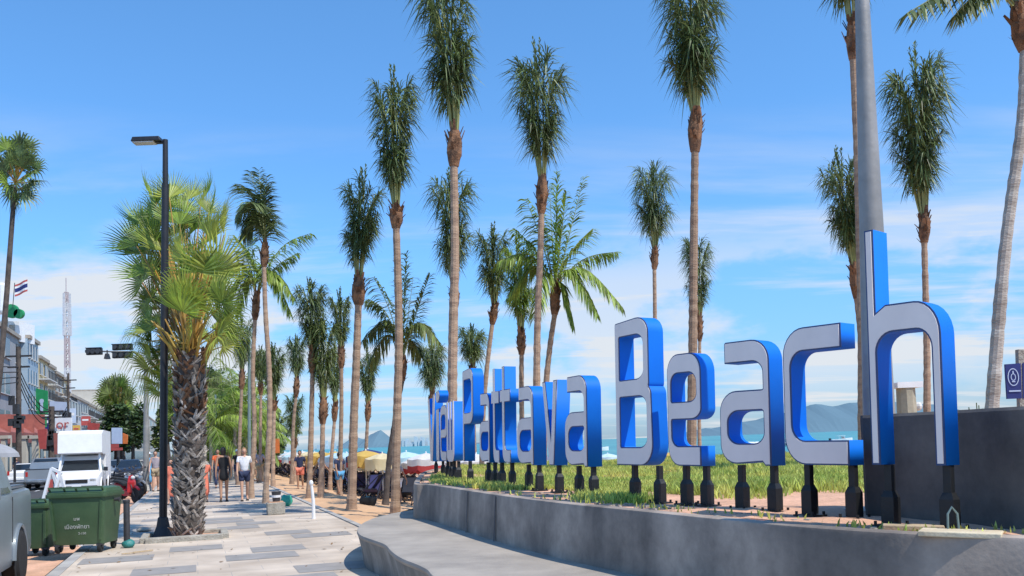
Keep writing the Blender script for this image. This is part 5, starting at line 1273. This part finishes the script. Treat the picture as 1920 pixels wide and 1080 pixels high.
# hand placed fronts (x pixel, canopy y, Z)
spots = [(497, 40, 'yellow'), (435, 52, 'yellow')]
for row, v0 in enumerate((6.9, 8.6, 10.4, 12.4, 14.6)):
    u = 33 + row * .6
    while u < (110 if row < 2 else 95):
        p = W(u + rs.uniform(-.5, .5), v0 + rs.uniform(-.35, .35)); x = p.x / p.y * F + 960
        u += 1.4
        if p.y < 34.5: continue
        if x > 815 and p.y < 27: continue
        kx = x
        kind = 'yellow' if 475 < kx < 500 else rs.choice(['white', 'white', 'pale']) if kx < 570 else rs.choice(['cream', 'yellow', 'yellow']) if kx < 628 else rs.choice(['pale', 'pale', 'white']) if kx < 662 else rs.choice(['yellow', 'yellow', 'blue', 'white', 'cream']) if kx < 725 else rs.choice(['white', 'yellow', 'cream', 'pale', 'yellow']) if kx < 775 else 'white'
        p.z = zprof(UV(p)[1]); place(protos[kind], p, rs.uniform(0, 6.28), rs.uniform(.93, 1.08))
        if row < 3 and u < 95:
            for dv, du in ((-.5, -.3), (.45, .35)):
                if rs.random() < .42: continue
                q = W(*[a + b for a, b in zip(UV(p), (du, dv))]); q.z = zprof(UV(q)[1]); place(cp[rs.random() < .45], q, SROT - math.pi / 2 + rs.uniform(-.4, .4) + (0 if rs.random() < .6 else math.pi))
# extra chairs stacked toward the path near the bench end
for k in range(44):
    uu = rs.uniform(30, 50); vv = rs.uniform(6.2, 8.0) if k < 30 else rs.uniform(7.5, 11)
    q = W(uu, vv); q.z = zprof(vv)
    if q.x / q.y * F + 960 > 800: continue
    place(cp[rs.random() < .4], q, rs.uniform(0, 6.28))
# right side umbrellas seen through the letters
for x, Z, k, lab in ((1140, 62, 'pale', 'pale green white umbrella beyond the grass left of the capital B'), (1262, 60, 'yellow', 'yellow umbrella beyond the grass showing through the letter e'), (1092, 64, 'white', 'white umbrella top showing through the last letter a of the middle word')):
    p = P(x, 870, Z); p.z = -1.35; o = place(protos[k], p, 0, 1.05); o['label'] = lab; del o['group']
# tubs and black barrel near trunk
b = P(690, 948, 26.5); b.z = gz(b); root = thing('tyre_tub', b, 'black rubber tub standing on the sand by the umbrellas', 'tub'); mb = MB(); mb.lathe([(.2, 0), (.25, .1), (.25, .2), (.2, .26), (.17, .24)], n=18); mb.build('body', 'rubber', root, smooth=True); mb = MB(); mb.lathe([(.17, .23), (.02, .27)], n=14); mb.build('filling', 'teal', root)
# seated and standing beach people
for i, (x, Z, t, bt, lab) in enumerate(((563, 38, 'cloth_navy', 'cloth_salmon', 'beach vendor standing under the umbrellas left of the close palm cluster'), (603, 34, 'cloth_white', 'cloth_navy', 'person in white standing among the deck chairs behind the cluster trunks'), (637, 34, 'cloth_navy', 'cloth_blue', 'person in navy and pale blue near the umbrella row left of the second trunk'), (745, 33, 'cloth_grey', 'cloth_white', 'person in pale clothes in the shade right of the sand palm trunk'))):
    p = P(x, 900, Z); p.z = gz(p); person(lab, p, i * 1.9, 1.6, 'skin_tan', 'hair', t, bt, style='shorts', stride=.05)
# orange banner
b = P(513, 885, 60); b.z = gz(b); root = thing('beach_banner', b, 'orange upright banner above the umbrellas by the slim trunk', 'banner'); t = P(513, 822, 60) - b
mb = MB(); mb.tube([(0, 0, 0), t], .03, 6); mb.build('pole', 'dark_metal', root); mb = MB(); mb.box((.22, 0, t.z - .5), (.42, .01, .95)); mb.build('cloth', 'orange', root)

# ------------------------------------------------------------------ boats
def boat(x, y, label, L=7, rz=.2, wake=False):
    p = G(x, y, -1.5); root = thing('speedboat', p, label, 'boat', rz=rz)
    mb = MB(); sec = []
    for t, w, k, tp in ((-1, .8, .0, .75), (-.5, 1.0, -.15, .8), (.2, .95, -.1, .9), (.7, .55, .15, 1.05), (1, .06, .6, 1.15)):
        sec.append([Vector((t * L / 2, -w, tp)), Vector((t * L / 2, -w * .8, .1)), Vector((t * L / 2, 0, k)), Vector((t * L / 2, w * .8, .1)), Vector((t * L / 2, w, tp))])
    mb.rings(sec); mb.build('hull', 'white_paint', root)
    mb = MB(); mb.rings([[Vector((x0, y0 * w, z0)) for x0, y0, z0 in ((.9, -1, .9), (.3, -1, 1.5), (.3, 1, 1.5), (.9, 1, .9))] for w in (.6, .75)]); mb.box((-.3, 0, 1.75), (2.2, 1.5, .06))
    for sx in (-1.2, .6):
        for sy in (-.65, .65): mb.bar((sx, sy, .8), (sx, sy, 1.75), .05)
    mb.build('canopy', 'white', root); mb = MB(); mb.box((-L / 2 - .15, 0, .7), (.4, .6, .9)); mb.build('outboard_motor', 'black_paint', root)
    return root
boat(1578, 829, 'white speedboat on the sea inside the letter c near the pole', 7, .3)
boat(1478, 836, 'white boat between the letters a and c of the last word', 6, 1.2)
boat(1122, 846, 'small white boat far out between the letters a and B', 6, .4)
mb = MB(); rs = random.Random(8)
for k in range(260):
    p = G(rs.uniform(1535, 1612) if k < 190 else rs.uniform(1385, 1425), rs.uniform(829, 833), -1.49 + .0); L = rs.uniform(.8, 3.2)
    mb.box((p.x, p.y, -1.48), (L, .8, .1 + .35 * rs.random()), rs.uniform(-.4, .4), taper=.5)
tag(mb.build('sea_foam', 'white'), 'white foam and spray on the sea behind the letter c', 'foam', kind='stuff')

# kiosk-like round pillar and blue sign at right
b = P(1702, 800, 24); b.z = .2; Z = 24
b = Vector((b.x, b.y, -.8)); root = thing('stone_pillar', b, 'beige stone pillar with a white slab on top seen through the letter h', 'pillar')
c = P(1700, 728, Z) - b; k = Z / F
mb = MB(); mb.lathe([(17 * k, 0), (18 * k, c.z * .8), (17 * k, c.z)], n=10); mb.build('shaft', 'pillar_stone', root)
mb = MB(); mb.rings([[Vector((x * k * 22 + dx, y * k * 18, c.z + z0)) for x, y in ((-1, -1), (1.15, -1), (1.15, 1), (-1, 1))] for dx, z0 in ((0, .005), (0, .14), (.02, .16))]); mb.build('cap', 'white', root)
mb = MB(); q = P(1721, 762, Z) - b; mb.ell(q, (.12, .12, .12), 8, 6); mb.build('lamp_globe', 'lamp_glass', root)
Z = 7.4; b = P(1912, 760, Z); b.z = .97; root = thing('information_sign', b, 'dark blue sign with a round white emblem at the right edge above the dark wall', 'sign')
mb = MB(); t = P(1916, 655, Z) - b; mb.bar((0, .03, 0), (t.x, .03, t.z), .05); mb.build('post', 'stone', root)
def quadpx(px, Z, mk, name, parent, base, thick=.02):
    mb = MB(); q = [P(x, y, Z) - base for x, y in px]; mb.rings([q, [v + Vector((0, thick, 0)) for v in q]]); return mb.build(name, mk, parent)
f1 = quadpx([(1885, 683), (1914, 681), (1916, 747), (1889, 748)], Z, 'sign_blue', 'panel', root, b)
f2 = quadpx([(1917, 681), (1962, 678), (1964, 744), (1918, 747)], Z, 'sign_blue', 'panel', root, b)
mb = MB(); c = P(1900, 707, Z - .006) - b; k = Z / F
def ring2(c, r0x, r0y, wpx, n=24):
    for i in range(n):
        a, a2 = 2 * math.pi * i / n, 2 * math.pi * (i + 1) / n
        def pt(an, s): return c + Vector((math.cos(an) * (r0x + s) * k, 0, math.sin(an) * (r0y + s) * k))
        mb.face([pt(a, 0), pt(a2, 0), pt(a2, wpx), pt(a, wpx)])
ring2(c, 9, 15, 1.6); ring2(c, 3.4, 5.5, 1.4)
mb.box(c + Vector((0, 0, 8.5 * k)), (2.2 * k, .002, 6 * k)); mb.box(c + Vector((0, 0, -8.5 * k)), (6 * k, .002, 2 * k))
mb.build('emblem', 'sign_paleblue', f1)
mb = MB(); mb.box(P(1903, 733, Z - .006) - b, (22 * k, .002, 2.5 * k)); mb.build('lettering', 'sign_paleblue', f1)
mb = MB(); mb.box(P(1940, 733, Z - .006) - b, (34 * k, .002, 2.5 * k)); mb.build('lettering', 'sign_paleblue', f2)
# little plant sprigs above the wall
mb = MB(); random.seed(3); b = P(1833, 760, 6.3); b.z = .97
for k in range(7): e = Vector((U(-.06, .03), U(-.03, .03), U(.62, .86))); mb.tube([(0, 0, 0), e * .6, e], .004, 3); leaflet(mb, e * .9, Vector((U(-1, 1), 0, 1)), .09, .012)
o = mb.build('weed', 'leaf_mid'); o.location = b; tag(o, 'thin weed poking above the dark wall left of the blue sign', 'plant')

# ------------------------------------------------------------------ left side buildings
def ux(x, v):
    t = (x - 960) / F; return v * (SD.y - SP.y * t) / (SP.x * -1 * -1 * 0 + (t * SD.y - SD.x)) if False else (v * (SP.x - t * SP.y)) / (t * SD.y - SD.x)
def zy(x, y, v):
    u = ux(x, v); p = W(u, v); return P(x, y, p.y).z
VF = -17.0
def building(label, x0, x1, ytop, wallk, floors, bays, v=VF, top_at=None, depth=10, extras=None, u_rng=None, wink='window_dark', balc=False, gz0=3.4):
    u0, u1 = (ux(x0, v), ux(x1, v)) if u_rng is None else u_rng
    h = zy(top_at or x1, ytop, v)
    b = W((u0 + u1) / 2, v, 0); root = thing('shophouse', b, label, 'building', rz=SROT); w = u1 - u0   # local: x = street-right, y = away
    mb = MB(); mb.box((-depth / 2, 0, h / 2), (depth, w - .02, h)); wl_ = mb.build('wall', wallk, root)
    mb = MB(); mb.box((-depth / 2 + .1, 0, h + .18), (depth + .3, w + .0, .36)); rf = mb.build('roof', 'concrete_light', root)
    mb = MB(); mb.box((-2.5, w * .2, h + .9), (1.6, min(1.6, w * .3), 1.1)); mb.build('water_tank', 'chrome' if floors % 2 else 'wall_white', rf)
    fh = (h - gz0) / max(1, floors); cnt = 0
    for f in range(floors):
        for k in range(bays):
            y = -w / 2 + w * (k + .5) / bays; zc = gz0 + fh * (f + .55); ww = w / bays * .6
            mb = MB(); mb.box((.02, y, zc), (.10, ww, fh * .55)); wi = mb.build('window', wink, root)
            mb = MB(); mb.box((.08, y, zc - fh * .29), (.22, ww * 1.1, .07)); mb.box((.075, y, zc), (.06, .05, fh * .54)); mb.build('sill', 'wall_white', wi)
            # end face windows (facing the camera) only once
        if balc:
            mb = MB(); zc = gz0 + fh * f + .05; mb.box((.55, 0, zc), (1.1, w * .96, .12)); bl = mb.build('balcony', 'wall_white', root)
            mb = MB(); mb.box((1.06, 0, zc + .95), (.05, w * .94, .05))
            for k in range(int(w / .35)): mb.bar((1.06, -w * .46 + k * .35, zc + .05), (1.06, -w * .46 + k * .35, zc + .95), .03)
            mb.build('railing', 'dark_metal', bl)
    # ground floor opening + awning
    mb = MB(); mb.box((.02, 0, 1.5), (.12, w * .86, 2.7)); mb.build('shopfront', 'window_dark', root)
    return root, w, h
B = []
B.append(building('large plain grey concrete building at the left edge with signs on its roof', 0, 50, 628, 'wall_grey', 3, 6, top_at=20, u_rng=(58, ux(50, VF)), depth=14))
B.append(building('blue grey glass fronted building, right neighbour of the plain grey one', 50, 70, 645, 'wall_blue', 4, 4, v=VF + .7, wink='glass_blue', top_at=66))
B.append(building('yellow shophouse next to the blue grey glass building', 71, 88, 682, 'wall_yellow', 4, 2, balc=True))
B.append(building('cream shophouse between the yellow one and the brown one', 88, 101, 694, 'wall_cream', 4, 2, balc=True))
B.append(building('brown shophouse in the middle of the terrace', 101, 115, 708, 'wall_brown', 3, 2, balc=True))
B.append(building('pale yellow shophouse left of the radio mast', 115, 128, 718, 'wall_yellow', 3, 2, balc=True))
B.append(building('low white building with a flat top right of the radio mast', 129, 150, 752, 'wall_white', 2, 4, v=VF + 1.0))
B.append(building('grey shophouse right of the low white building', 150, 163, 758, 'wall_grey', 3, 3, balc=True))
B.append(building('cream shophouse partly behind the white box truck', 163, 178, 766, 'wall_cream', 3, 4, balc=True))
B.append(building('far white shophouse left of the stout fan palm', 178, 192, 774, 'wall_white', 3, 5, balc=True))
B.append(building('farthest brown building behind the stout fan palm', 192, 212, 784, 'wall_brown', 2, 6))
B.append(building('distant pale building at the end of the street between trunk and lamp', 212, 300, 800, 'wall_cream', 3, 9))
# facade details with flat end wall on B0 (faces camera)
def board(name, label, cat, px, Z, matk, parts=None, post=None, thick=.12, group=None):
    q = [P(x, y, Z) for x, y in px]; base = Vector((sum(a.x for a in q) / 4, Z, 0)); base.z = 0 if post else min(a.z for a in q)
    if post == 'road': base.z = -.12
    root = thing(name, base, label, cat, group); mb = MB(); q2 = [a - base for a in q]; mb.rings([q2, [a + Vector((0, thick, 0)) for a in q2]]); pn = mb.build('panel', matk, root)
    if post: mb = MB(); zt = max(a.z for a in q2); mb.tube([(0, thick + .12, 0), (0, thick + .12, zt)], .12, 8); mb.bar((0, thick, zt * .93), (0, thick + .2, zt * .93), .1); mb.build('post', 'dark_metal', root)
    return root, pn, base
Zr = 92
root, pn, bs = board('rooftop_sign', 'white rooftop sign with rounded green panels on top of the plain grey building', 'sign', [(-30, 600), (36, 603), (36, 640), (-30, 640)], Zr, 'white', thick=3)
mb = MB()
for (x, y, w, h) in ((20, 583, 13, 20), (34, 588, 9, 18)):
    c = P(x, y, Zr - 1) - bs; k = Zr / F; mb.lathe([(w * k, 0), (w * k, .4)], c, 20, axis='Y')
mb.build('green_panel', 'sign_green', root)
mb = MB()
for x in (-10, 5, 22): c = P(x, 618, Zr - .1) - bs; mb.box(c, (.5, .1, 1.0))
for x in (-20, 14): c = P(x, 640, Zr) - bs; mb.bar(c, c + Vector((0, 0, 3)), .1)
mb.build('support', 'stone', root)
mb = MB(); c = P(6, 560, Zr) - bs; mb.box(c + Vector((-.6, 0, 0)), (2.0, 1.2, 3.2)); mb.build('tank', 'white', root, bevel=.3)
# flag
b = P(24, 575, Zr - 2); root = thing('flag', b, 'red white and blue flag flying above the rooftop sign', 'flag'); mb = MB(); mb.tube([(0, 0, 0), (.2, 0, 2.4)], .04, 6); mb.build('pole', 'dark_metal', root)
for i, (mk, z0, z1) in enumerate((('sign_red', 0, .2), ('white', .2, .4), ('sign_blue', .4, .8), ('white', .8, 1.0), ('sign_red', 1.0, 1.2))):
    mb = MB(); rr = []
    for kx in range(7): t = kx / 6; rr.append([Vector((.2 + t * 1.3, .12 * math.sin(t * 6), 1.0 + z0 + .5 * t)), Vector((.2 + t * 1.3, .12 * math.sin(t * 6), 1.0 + z1 + .5 * t))])
    mb.rings(rr, cap=False, close=False); mb.build('stripe', mk, root)
root, pn, bs = board('billboard', 'green hanging billboard with a white mark on the yellow shophouse', 'sign', [(67, 728), (89, 733), (89, 778), (67, 776)], 98, 'sign_green'); mb = MB(); c = P(78, 752, 97.9) - bs; mb.lathe([(.25, 0), (.25, -.02)], c, 14, axis='Y'); mb.box(c + Vector((0, 0, -.7)), (.3, .03, 1.1)); mb.build('mark', 'sign_paleblue', pn)
board('billboard', 'pale blue white billboard in front of the brown shophouses', 'sign', [(93, 752), (124, 754), (124, 770), (93, 770)], 96, 'sign_paleblue')
root, pn, bs = board('shop_sign', 'white square sign with red lettering left of the white box truck', 'sign', [(103, 784), (134, 783), (134, 809), (103, 808)], 62, 'white', post='road')
c = P(117, 796, 61.9) - bs; t = text_mesh('lettering', 'or', .95, 'sign_red', pn, c, (math.pi / 2, 0, 0), .01)
root, pn, bs = board('shop_banner', 'red banner hanging below the white sign left of the truck', 'banner', [(100, 812), (116, 812), (114, 852), (102, 852)], 60, 'red_awning', post=None)
root, pn, bs = board('shop_banner', 'long red banner right of the cream columns', 'banner', [(70, 806), (87, 804), (85, 842), (74, 842)], 66, 'sign_red')
board('shop_sign', 'red sign above the top edge of the box truck', 'sign', [(164, 792), (186, 794), (186, 806), (164, 806)], 90, 'sign_red', post='road')
root, pn, bs = board('poster_board', 'poster board with pale blue picture beside the truck box', 'sign', [(209, 802), (228, 802), (228, 832), (209, 832)], 66, 'sign_paleblue', post='road'); mb = MB(); mb.box(P(213, 836, 65.8) - bs, (.7, .1, .25)); mb.box(P(219, 842, 65.8) - bs, (.8, .1, .2)); mb.build('footer', 'sign_red', pn)
board('shop_banner', 'small orange banner right of the poster board', 'banner', [(230, 812), (239, 816), (238, 832), (230, 832)], 68, 'orange')
rs2 = random.Random(12)
for k in range(14):
    x = 72 + k * 8.6; v = -15.6; u_ = ux(x, v); b = W(u_, v, rs2.uniform(3.6, 6.4)); mk = rs2.choice(['sign_red', 'white', 'sign_blue', 'canvas_yellow', 'sign_paleblue', 'sign_green', 'white'])
    root = thing('shop_sign', b, 'small %s sign board projecting from the terrace of shophouses' % {'sign_red': 'red', 'white': 'white', 'sign_blue': 'dark blue', 'canvas_yellow': 'yellow', 'sign_paleblue': 'pale blue', 'sign_green': 'green'}[mk], 'sign', 'projecting ' + mk.split('_')[-1] + ' shop signs on the terrace', rz=SROT)
    mb = MB(); w_, h_ = rs2.uniform(.9, 1.8), rs2.uniform(.7, 2.0); mb.box((0, 0, h_ / 2), (w_, .15, h_)); mb.build('panel', mk, root)
    mb = MB(); mb.box((0, -.085, h_ * .6), (w_ * .6, .02, h_ * .18)); mb.build('stripe', 'sign_red' if mk in ('white', 'canvas_yellow') else 'white', root)
    mb = MB(); mb.bar((-w_ / 2 - .7, 0, h_ * .9), (-w_ / 2, 0, h_ * .9), .06); mb.build('bracket', 'dark_metal', root)
b = G(98, 1050); b = P(98, 930, 17.5); b.z = -.116; root = thing('trestle', b, 'white folding trestle with a red panel behind the green bins', 'trestle')
def tp_(x, y): q = P(x, y, 17.5) - b; return q
for x0, x1 in ((84, 97), (112, 97), (101, 114), (124, 112)):
    mb = MB(); t_ = tp_(x1, 878 if x1 < 105 else 886); e_ = tp_(x0, 935); d_ = (e_ - t_); e_ = t_ + d_ * (t_.z / max(.01, (t_.z - e_.z))); e_.y += .12 if x0 > x1 else -.12; mb.bar(t_, e_, .05); mb.build('leg', 'white', root)
mb = MB(); mb.face([tp_(86, 902), tp_(99, 898), tp_(100, 918), tp_(90, 922)]); mb.build('panel', 'sign_red', root)
mb = MB(); mb.bar(tp_(96, 878), tp_(113, 886), .05); mb.build('rail', 'white', root)
# red awnings strip: separate awnings
random.seed(4)
AW = [(-40, -8), (-8, 18), (18, 42), (42, 62), (62, 82), (82, 97)]
for i, (xa, xb) in enumerate(AW):
    va = -14.6; ua, ub = ux(xa, va), ux(xb, va); ub = min(ub, ua + 30); b = W((ua + ub) / 2, va); h1 = zy((xa + xb) / 2, 779, va); h0 = zy((xa + xb) / 2, 822, va)
    root = thing('awning', b, ['red awning cut by the left edge of the photo', 'second red awning from the left edge', 'red awning behind the dark utility pole', 'red awning above the cream columns', 'red awning right of the cream columns', 'last red awning before the white square sign'][i], 'awning', 'red shop awnings along the left pavement', rz=SROT)
    L = ub - ua; mb = MB(); mb.rings([[Vector((-2.3, -L / 2, h1)), Vector((-2.3, L / 2, h1))], [Vector((0, -L / 2, h0 + .5)), Vector((0, L / 2, h0 + .5))], [Vector((0, -L / 2, h0 - .4)), Vector((0, L / 2, h0 - .4))]], cap=False, close=False)
    mb.box((-1.2, -L / 2 + .03, (h0 + h1) / 2), (2.4, .05, h1 - h0)); mb.build('canvas', 'red_awning', root)
    mb = MB(); mb.bar((0, -L / 2 + .1, 0), (0, -L / 2 + .1, h0), .12); mb.bar((0, L / 2 - .1, 0), (0, L / 2 - .1, h0), .12); mb.build('frame', 'wall_cream', root)
# cream columns
for x, lab in ((47, 'cream shop column nearest the white car'), (66, 'cream shop column left of the silver pickup'), (8, 'pale shop column near the left edge')):
    b = P(x, 880, 70); b.z = 0; root = thing('shop_column', b, lab, 'column', 'cream columns of the shop arcade'); t = P(x, 822, 70).z; mb = MB(); mb.box((0, 0, t / 2), (.34, .34, t)); mb.build('shaft', 'wall_cream', root); mb = MB(); mb.box((0, 0, t + .1), (.9, .5, .25)); mb.build('capital', 'wall_cream', root)
# curved grey canopy at left edge
b = P(-36, 870, 50); b.z = 0; root = thing('shop_canopy', b, 'curved pale grey canopy at the left edge above the grey pickup', 'canopy'); mb = MB(); rr = []
for k in range(8): a = math.pi * .5 * k / 7; rr.append([Vector((-2.5 + 3.3 * math.sin(a), y, 1.75 + 1.5 * math.cos(a) * .7)) for y in (-2, 2.5)])
mb.rings(rr, cap=False, close=False); mb.build('roof', 'wall_grey', root); mb = MB(); mb.bar((.6, -1.9, 0), (.6, -1.9, 2.0), .1); mb.bar((.6, 2.3, 0), (.6, 2.3, 2.0), .1); mb.build('frame', 'dark_metal', root)
for x, Z, mk, lab in ((30, 60, 'cloth_navy', 'shopper in navy under the canopy at the left edge'), (84, 64, 'cloth_blue', 'shopper in blue beside the cream column')):
    p = P(x, 880, Z); p.z = 0; person(lab, p, 1.0, 1.7, 'skin_tan', 'hair', mk, 'cloth_navy', style='trousers', stride=.05)
# utility poles with wires
def upole(x, yt, Z, label, r=.2, xt=None, seed=0):
    b = P(x, 870, Z); b.z = 0; root = thing('utility_pole', b, label, 'utility pole', 'utility poles along the shops'); t = P(xt or x, yt, Z) - b; mb = MB(); mb.tube([(0, 0, 0), t], [r, r * .75], 8); mb.build('pole', 'trunk_dark', root)
    mb = MB(); mb.box(t * .93, (1.8, .12, .12)); mb.box(t * .85, (1.5, .12, .12)); mb.build('crossarm', 'dark_metal', root); mb = MB(); random.seed(seed)
    for k in range(7): mb.box(t * U(.42, .66) + Vector((U(-.35, .35), -.25, 0)), (U(.15, .45), .3, U(.25, .8)))
    mb.build('cable_bundle', 'dark_metal', root); return b, t
u1 = upole(35, 650, 62, 'dark utility pole with bundled cables in front of the grey building', .2, seed=1)
u2 = upole(97, 762, 70, 'thick dark utility pole left of the white square sign', .28, seed=2)
u3 = upole(128, 700, 100, 'slim white streaked pole in front of the low white building', .16, seed=3)
def wires(a, b, label, n=4, sag=.8):
    mb = MB()
    for k in range(n):
        p, q = a + Vector((0, 0, -.35 * k)), b + Vector((0, 0, -.35 * k)); mb.tube([p.lerp(q, i / 10) - Vector((0, 0, sag * 4 * (i / 10) * (1 - i / 10) * (1 + .1 * k))) for i in range(11)], .035, 4)
    o = mb.build('cable', 'cable'); o.location = (0, 0, 0); tag(o, label, 'cable')
wires(u1[0] + u1[1] * .85, u2[0] + u2[1] * .95, 'sagging black cables between the two dark utility poles')
wires(u2[0] + u2[1] * .95, u3[0] + u3[1] * .7, 'sagging black cables from the thick dark pole to the slim pole')
wires(W(30, -14.5, 7.5), u1[0] + u1[1] * .85, 'sagging black cables running from the first utility pole out of the photo')
# radio mast
b = P(127, 850, 160); b.z = 0; root = thing('radio_mast', b, 'tall red and white lattice radio mast behind the shophouses', 'mast'); t = P(124, 548, 160) - b; H = t.z; k = 160 / F
secs = 16
def cor(i, tt): w = (9 - 5 * tt) * k * .8; a = i * 2.094 + .3; return t * tt + Vector((math.cos(a) * w, math.sin(a) * w, 0))
mats = (MB(), MB())
for s_ in range(secs):
    t0, t1_ = s_ / secs, (s_ + 1) / secs; mb = mats[(s_ // 3) % 2]
    for i in range(3):
        mb.bar(cor(i, t0), cor(i, t1_), .26); mb.bar(cor(i, t0), cor((i + 1) % 3, t1_), .13); mb.bar(cor((i + 1) % 3, t0), cor(i, t1_), .13); mb.bar(cor(i, t1_), cor((i + 1) % 3, t1_), .13)
mats[0].build('lattice', 'tower_white', root); mats[1].build('lattice', 'tower_red', root)
mb = MB(); random.seed(9)
for tt in (.78, .84, .90, .96):
    for i in range(3): mb.box(cor(i, tt) + (cor(i, tt) - t * tt) * .7, (.35, .35, 2.0))
mb.build('antenna_panels', 'tower_white', root); mb = MB(); mb.tube([t, t + Vector((0, 0, 2.6))], .08, 5); mb.build('spike', 'tower_red', root)

# ------------------------------------------------------------------ light, sky, clouds
sun_dir = Vector((.74, -.58, 1.42)).normalized()
EL = math.asin(sun_dir.z); AZ = math.atan2(sun_dir.x, sun_dir.y)
sd_ = bpy.data.lights.new('sun', 'SUN'); sd_.energy = 4.8; sd_.angle = math.radians(.5); sd_.color = (1, .945, .86)
so = bpy.data.objects.new('sun', sd_); COL.objects.link(so); so.rotation_euler = sun_dir.to_track_quat('Z', 'Y').to_euler()
w = bpy.data.worlds.new('World'); sc.world = w; w.use_nodes = True; nt = w.node_tree; N = nt.nodes; L = nt.links
bg = N['Background']; bg.inputs['Strength'].default_value = .10
sk = N.new('ShaderNodeTexSky'); sk.sky_type = 'NISHITA'; sk.sun_disc = False; sk.sun_elevation = EL; sk.sun_rotation = AZ; sk.altitude = 0; sk.air_density = 1.25; sk.dust_density = .3; sk.ozone_density = 3.0
hs = N.new('ShaderNodeHueSaturation'); hs.inputs['Saturation'].default_value = 1.0; hs.inputs['Value'].default_value = 1.0
tint = N.new('ShaderNodeMixRGB'); tint.blend_type = 'MULTIPLY'; tint.inputs[0].default_value = 1; tint.inputs[2].default_value = (1.0, 1.0, 1.0, 1); L.new(sk.outputs[0], tint.inputs[1]); L.new(tint.outputs[0], hs.inputs['Color'])
tc = N.new('ShaderNodeTexCoord')
sep = N.new('ShaderNodeSeparateXYZ'); L.new(tc.outputs['Generated'], sep.inputs[0])
def math_(op, a, b=None, c=None):
    n = N.new('ShaderNodeMath'); n.operation = op
    for i, v in enumerate((a, b, c)):
        if v is None: continue
        if isinstance(v, (int, float)): n.inputs[i].default_value = v
        else: L.new(v, n.inputs[i])
    return n.outputs[0]
def ramp(fac, p0, p1, c0=(0, 0, 0, 1), c1=(1, 1, 1, 1)):
    r = N.new('ShaderNodeValToRGB'); r.color_ramp.elements[0].position = p0; r.color_ramp.elements[1].position = p1; r.color_ramp.elements[0].color = c0; r.color_ramp.elements[1].color = c1; r.color_ramp.interpolation = 'EASE'; L.new(fac, r.inputs[0]); return r.outputs[0]
# cirrus: project on a plane above (x/z, y/z)
zz = math_('ADD', math_('MAXIMUM', sep.outputs['Z'], 0.0), .10)
cx = math_('DIVIDE', sep.outputs['X'], zz); cy = math_('DIVIDE', sep.outputs['Y'], zz)
cmb = N.new('ShaderNodeCombineXYZ'); L.new(cx, cmb.inputs[0]); L.new(cy, cmb.inputs[1])
mp = N.new('ShaderNodeMapping'); mp.inputs['Rotation'].default_value = (0, 0, .25); mp.inputs['Scale'].default_value = (.42, 1.25, 1); mp.inputs['Location'].default_value = (2.3, 1.2, 0); L.new(cmb.outputs[0], mp.inputs[0])
n1 = N.new('ShaderNodeTexNoise'); n1.inputs['Scale'].default_value = 1.15; n1.inputs['Detail'].default_value = 9; n1.inputs['Roughness'].default_value = .58; n1.inputs['Distortion'].default_value = .35; L.new(mp.outputs[0], n1.inputs[0])
cir = ramp(n1.outputs[0], .455, .66)
band = ramp(sep.outputs['Z'], .42, .24)   # only lower sky
b2 = N.new('ShaderNodeValToRGB'); b2.color_ramp.elements[0].position = .16; b2.color_ramp.elements[0].color = (1, 1, 1, 1); b2.color_ramp.elements[1].position = .34; b2.color_ramp.elements[1].color = (0, 0, 0, 1); L.new(sep.outputs['Z'], b2.inputs[0])
c1 = math_('MULTIPLY', cir, b2.outputs[0])
# low puffs
mp2 = N.new('ShaderNodeMapping'); mp2.inputs['Scale'].default_value = (1, 1, 2.3); mp2.inputs['Location'].default_value = (.7, .2, .4); L.new(tc.outputs['Generated'], mp2.inputs[0])
n2 = N.new('ShaderNodeTexNoise'); n2.inputs['Scale'].default_value = 4.2; n2.inputs['Detail'].default_value = 8; n2.inputs['Roughness'].default_value = .55; L.new(mp2.outputs[0], n2.inputs[0])
pf = ramp(n2.outputs[0], .485, .60)
b3 = N.new('ShaderNodeValToRGB'); e = b3.color_ramp.elements; e[0].position = .02; e[0].color = (.2, .2, .2, 1); e[1].position = .24; e[1].color = (0, 0, 0, 1); m_ = e.new(.08); m_.color = (1, 1, 1, 1); m2_ = e.new(.17); m2_.color = (.8, .8, .8, 1); L.new(sep.outputs['Z'], b3.inputs[0])
c2 = math_('MULTIPLY', pf, b3.outputs[0])
cl = math_('MINIMUM', math_('ADD', math_('MULTIPLY', c1, .8), math_('MULTIPLY', c2, .8)), .92)
mx = N.new('ShaderNodeMixRGB'); L.new(cl, mx.inputs[0]); L.new(hs.outputs[0], mx.inputs[1]); mx.inputs[2].default_value = (7.9, 8.2, 8.6, 1)
tr_ = N.new('ShaderNodeValToRGB'); te_ = tr_.color_ramp.elements; te_[0].position = .0; te_[0].color = (.29, .46, .85, 1); te_[1].position = .45; te_[1].color = (.46, .76, 1.0, 1); mm = te_.new(.2); mm.color = (.42, .70, 1.0, 1)
L.new(sep.outputs['Z'], tr_.inputs[0]); sc2 = N.new('ShaderNodeMixRGB'); sc2.blend_type = 'MULTIPLY'; sc2.inputs[0].default_value = 1; sc2.inputs[2].default_value = (2.1, 2.1, 2.1, 1); L.new(tr_.outputs[0], sc2.inputs[1]); L.new(sc2.outputs[0], tint.inputs[2])
L.new(mx.outputs[0], bg.inputs['Color'])
sc.view_settings.view_transform = 'Standard'; sc.view_settings.look = 'None'; sc.view_settings.exposure = 0
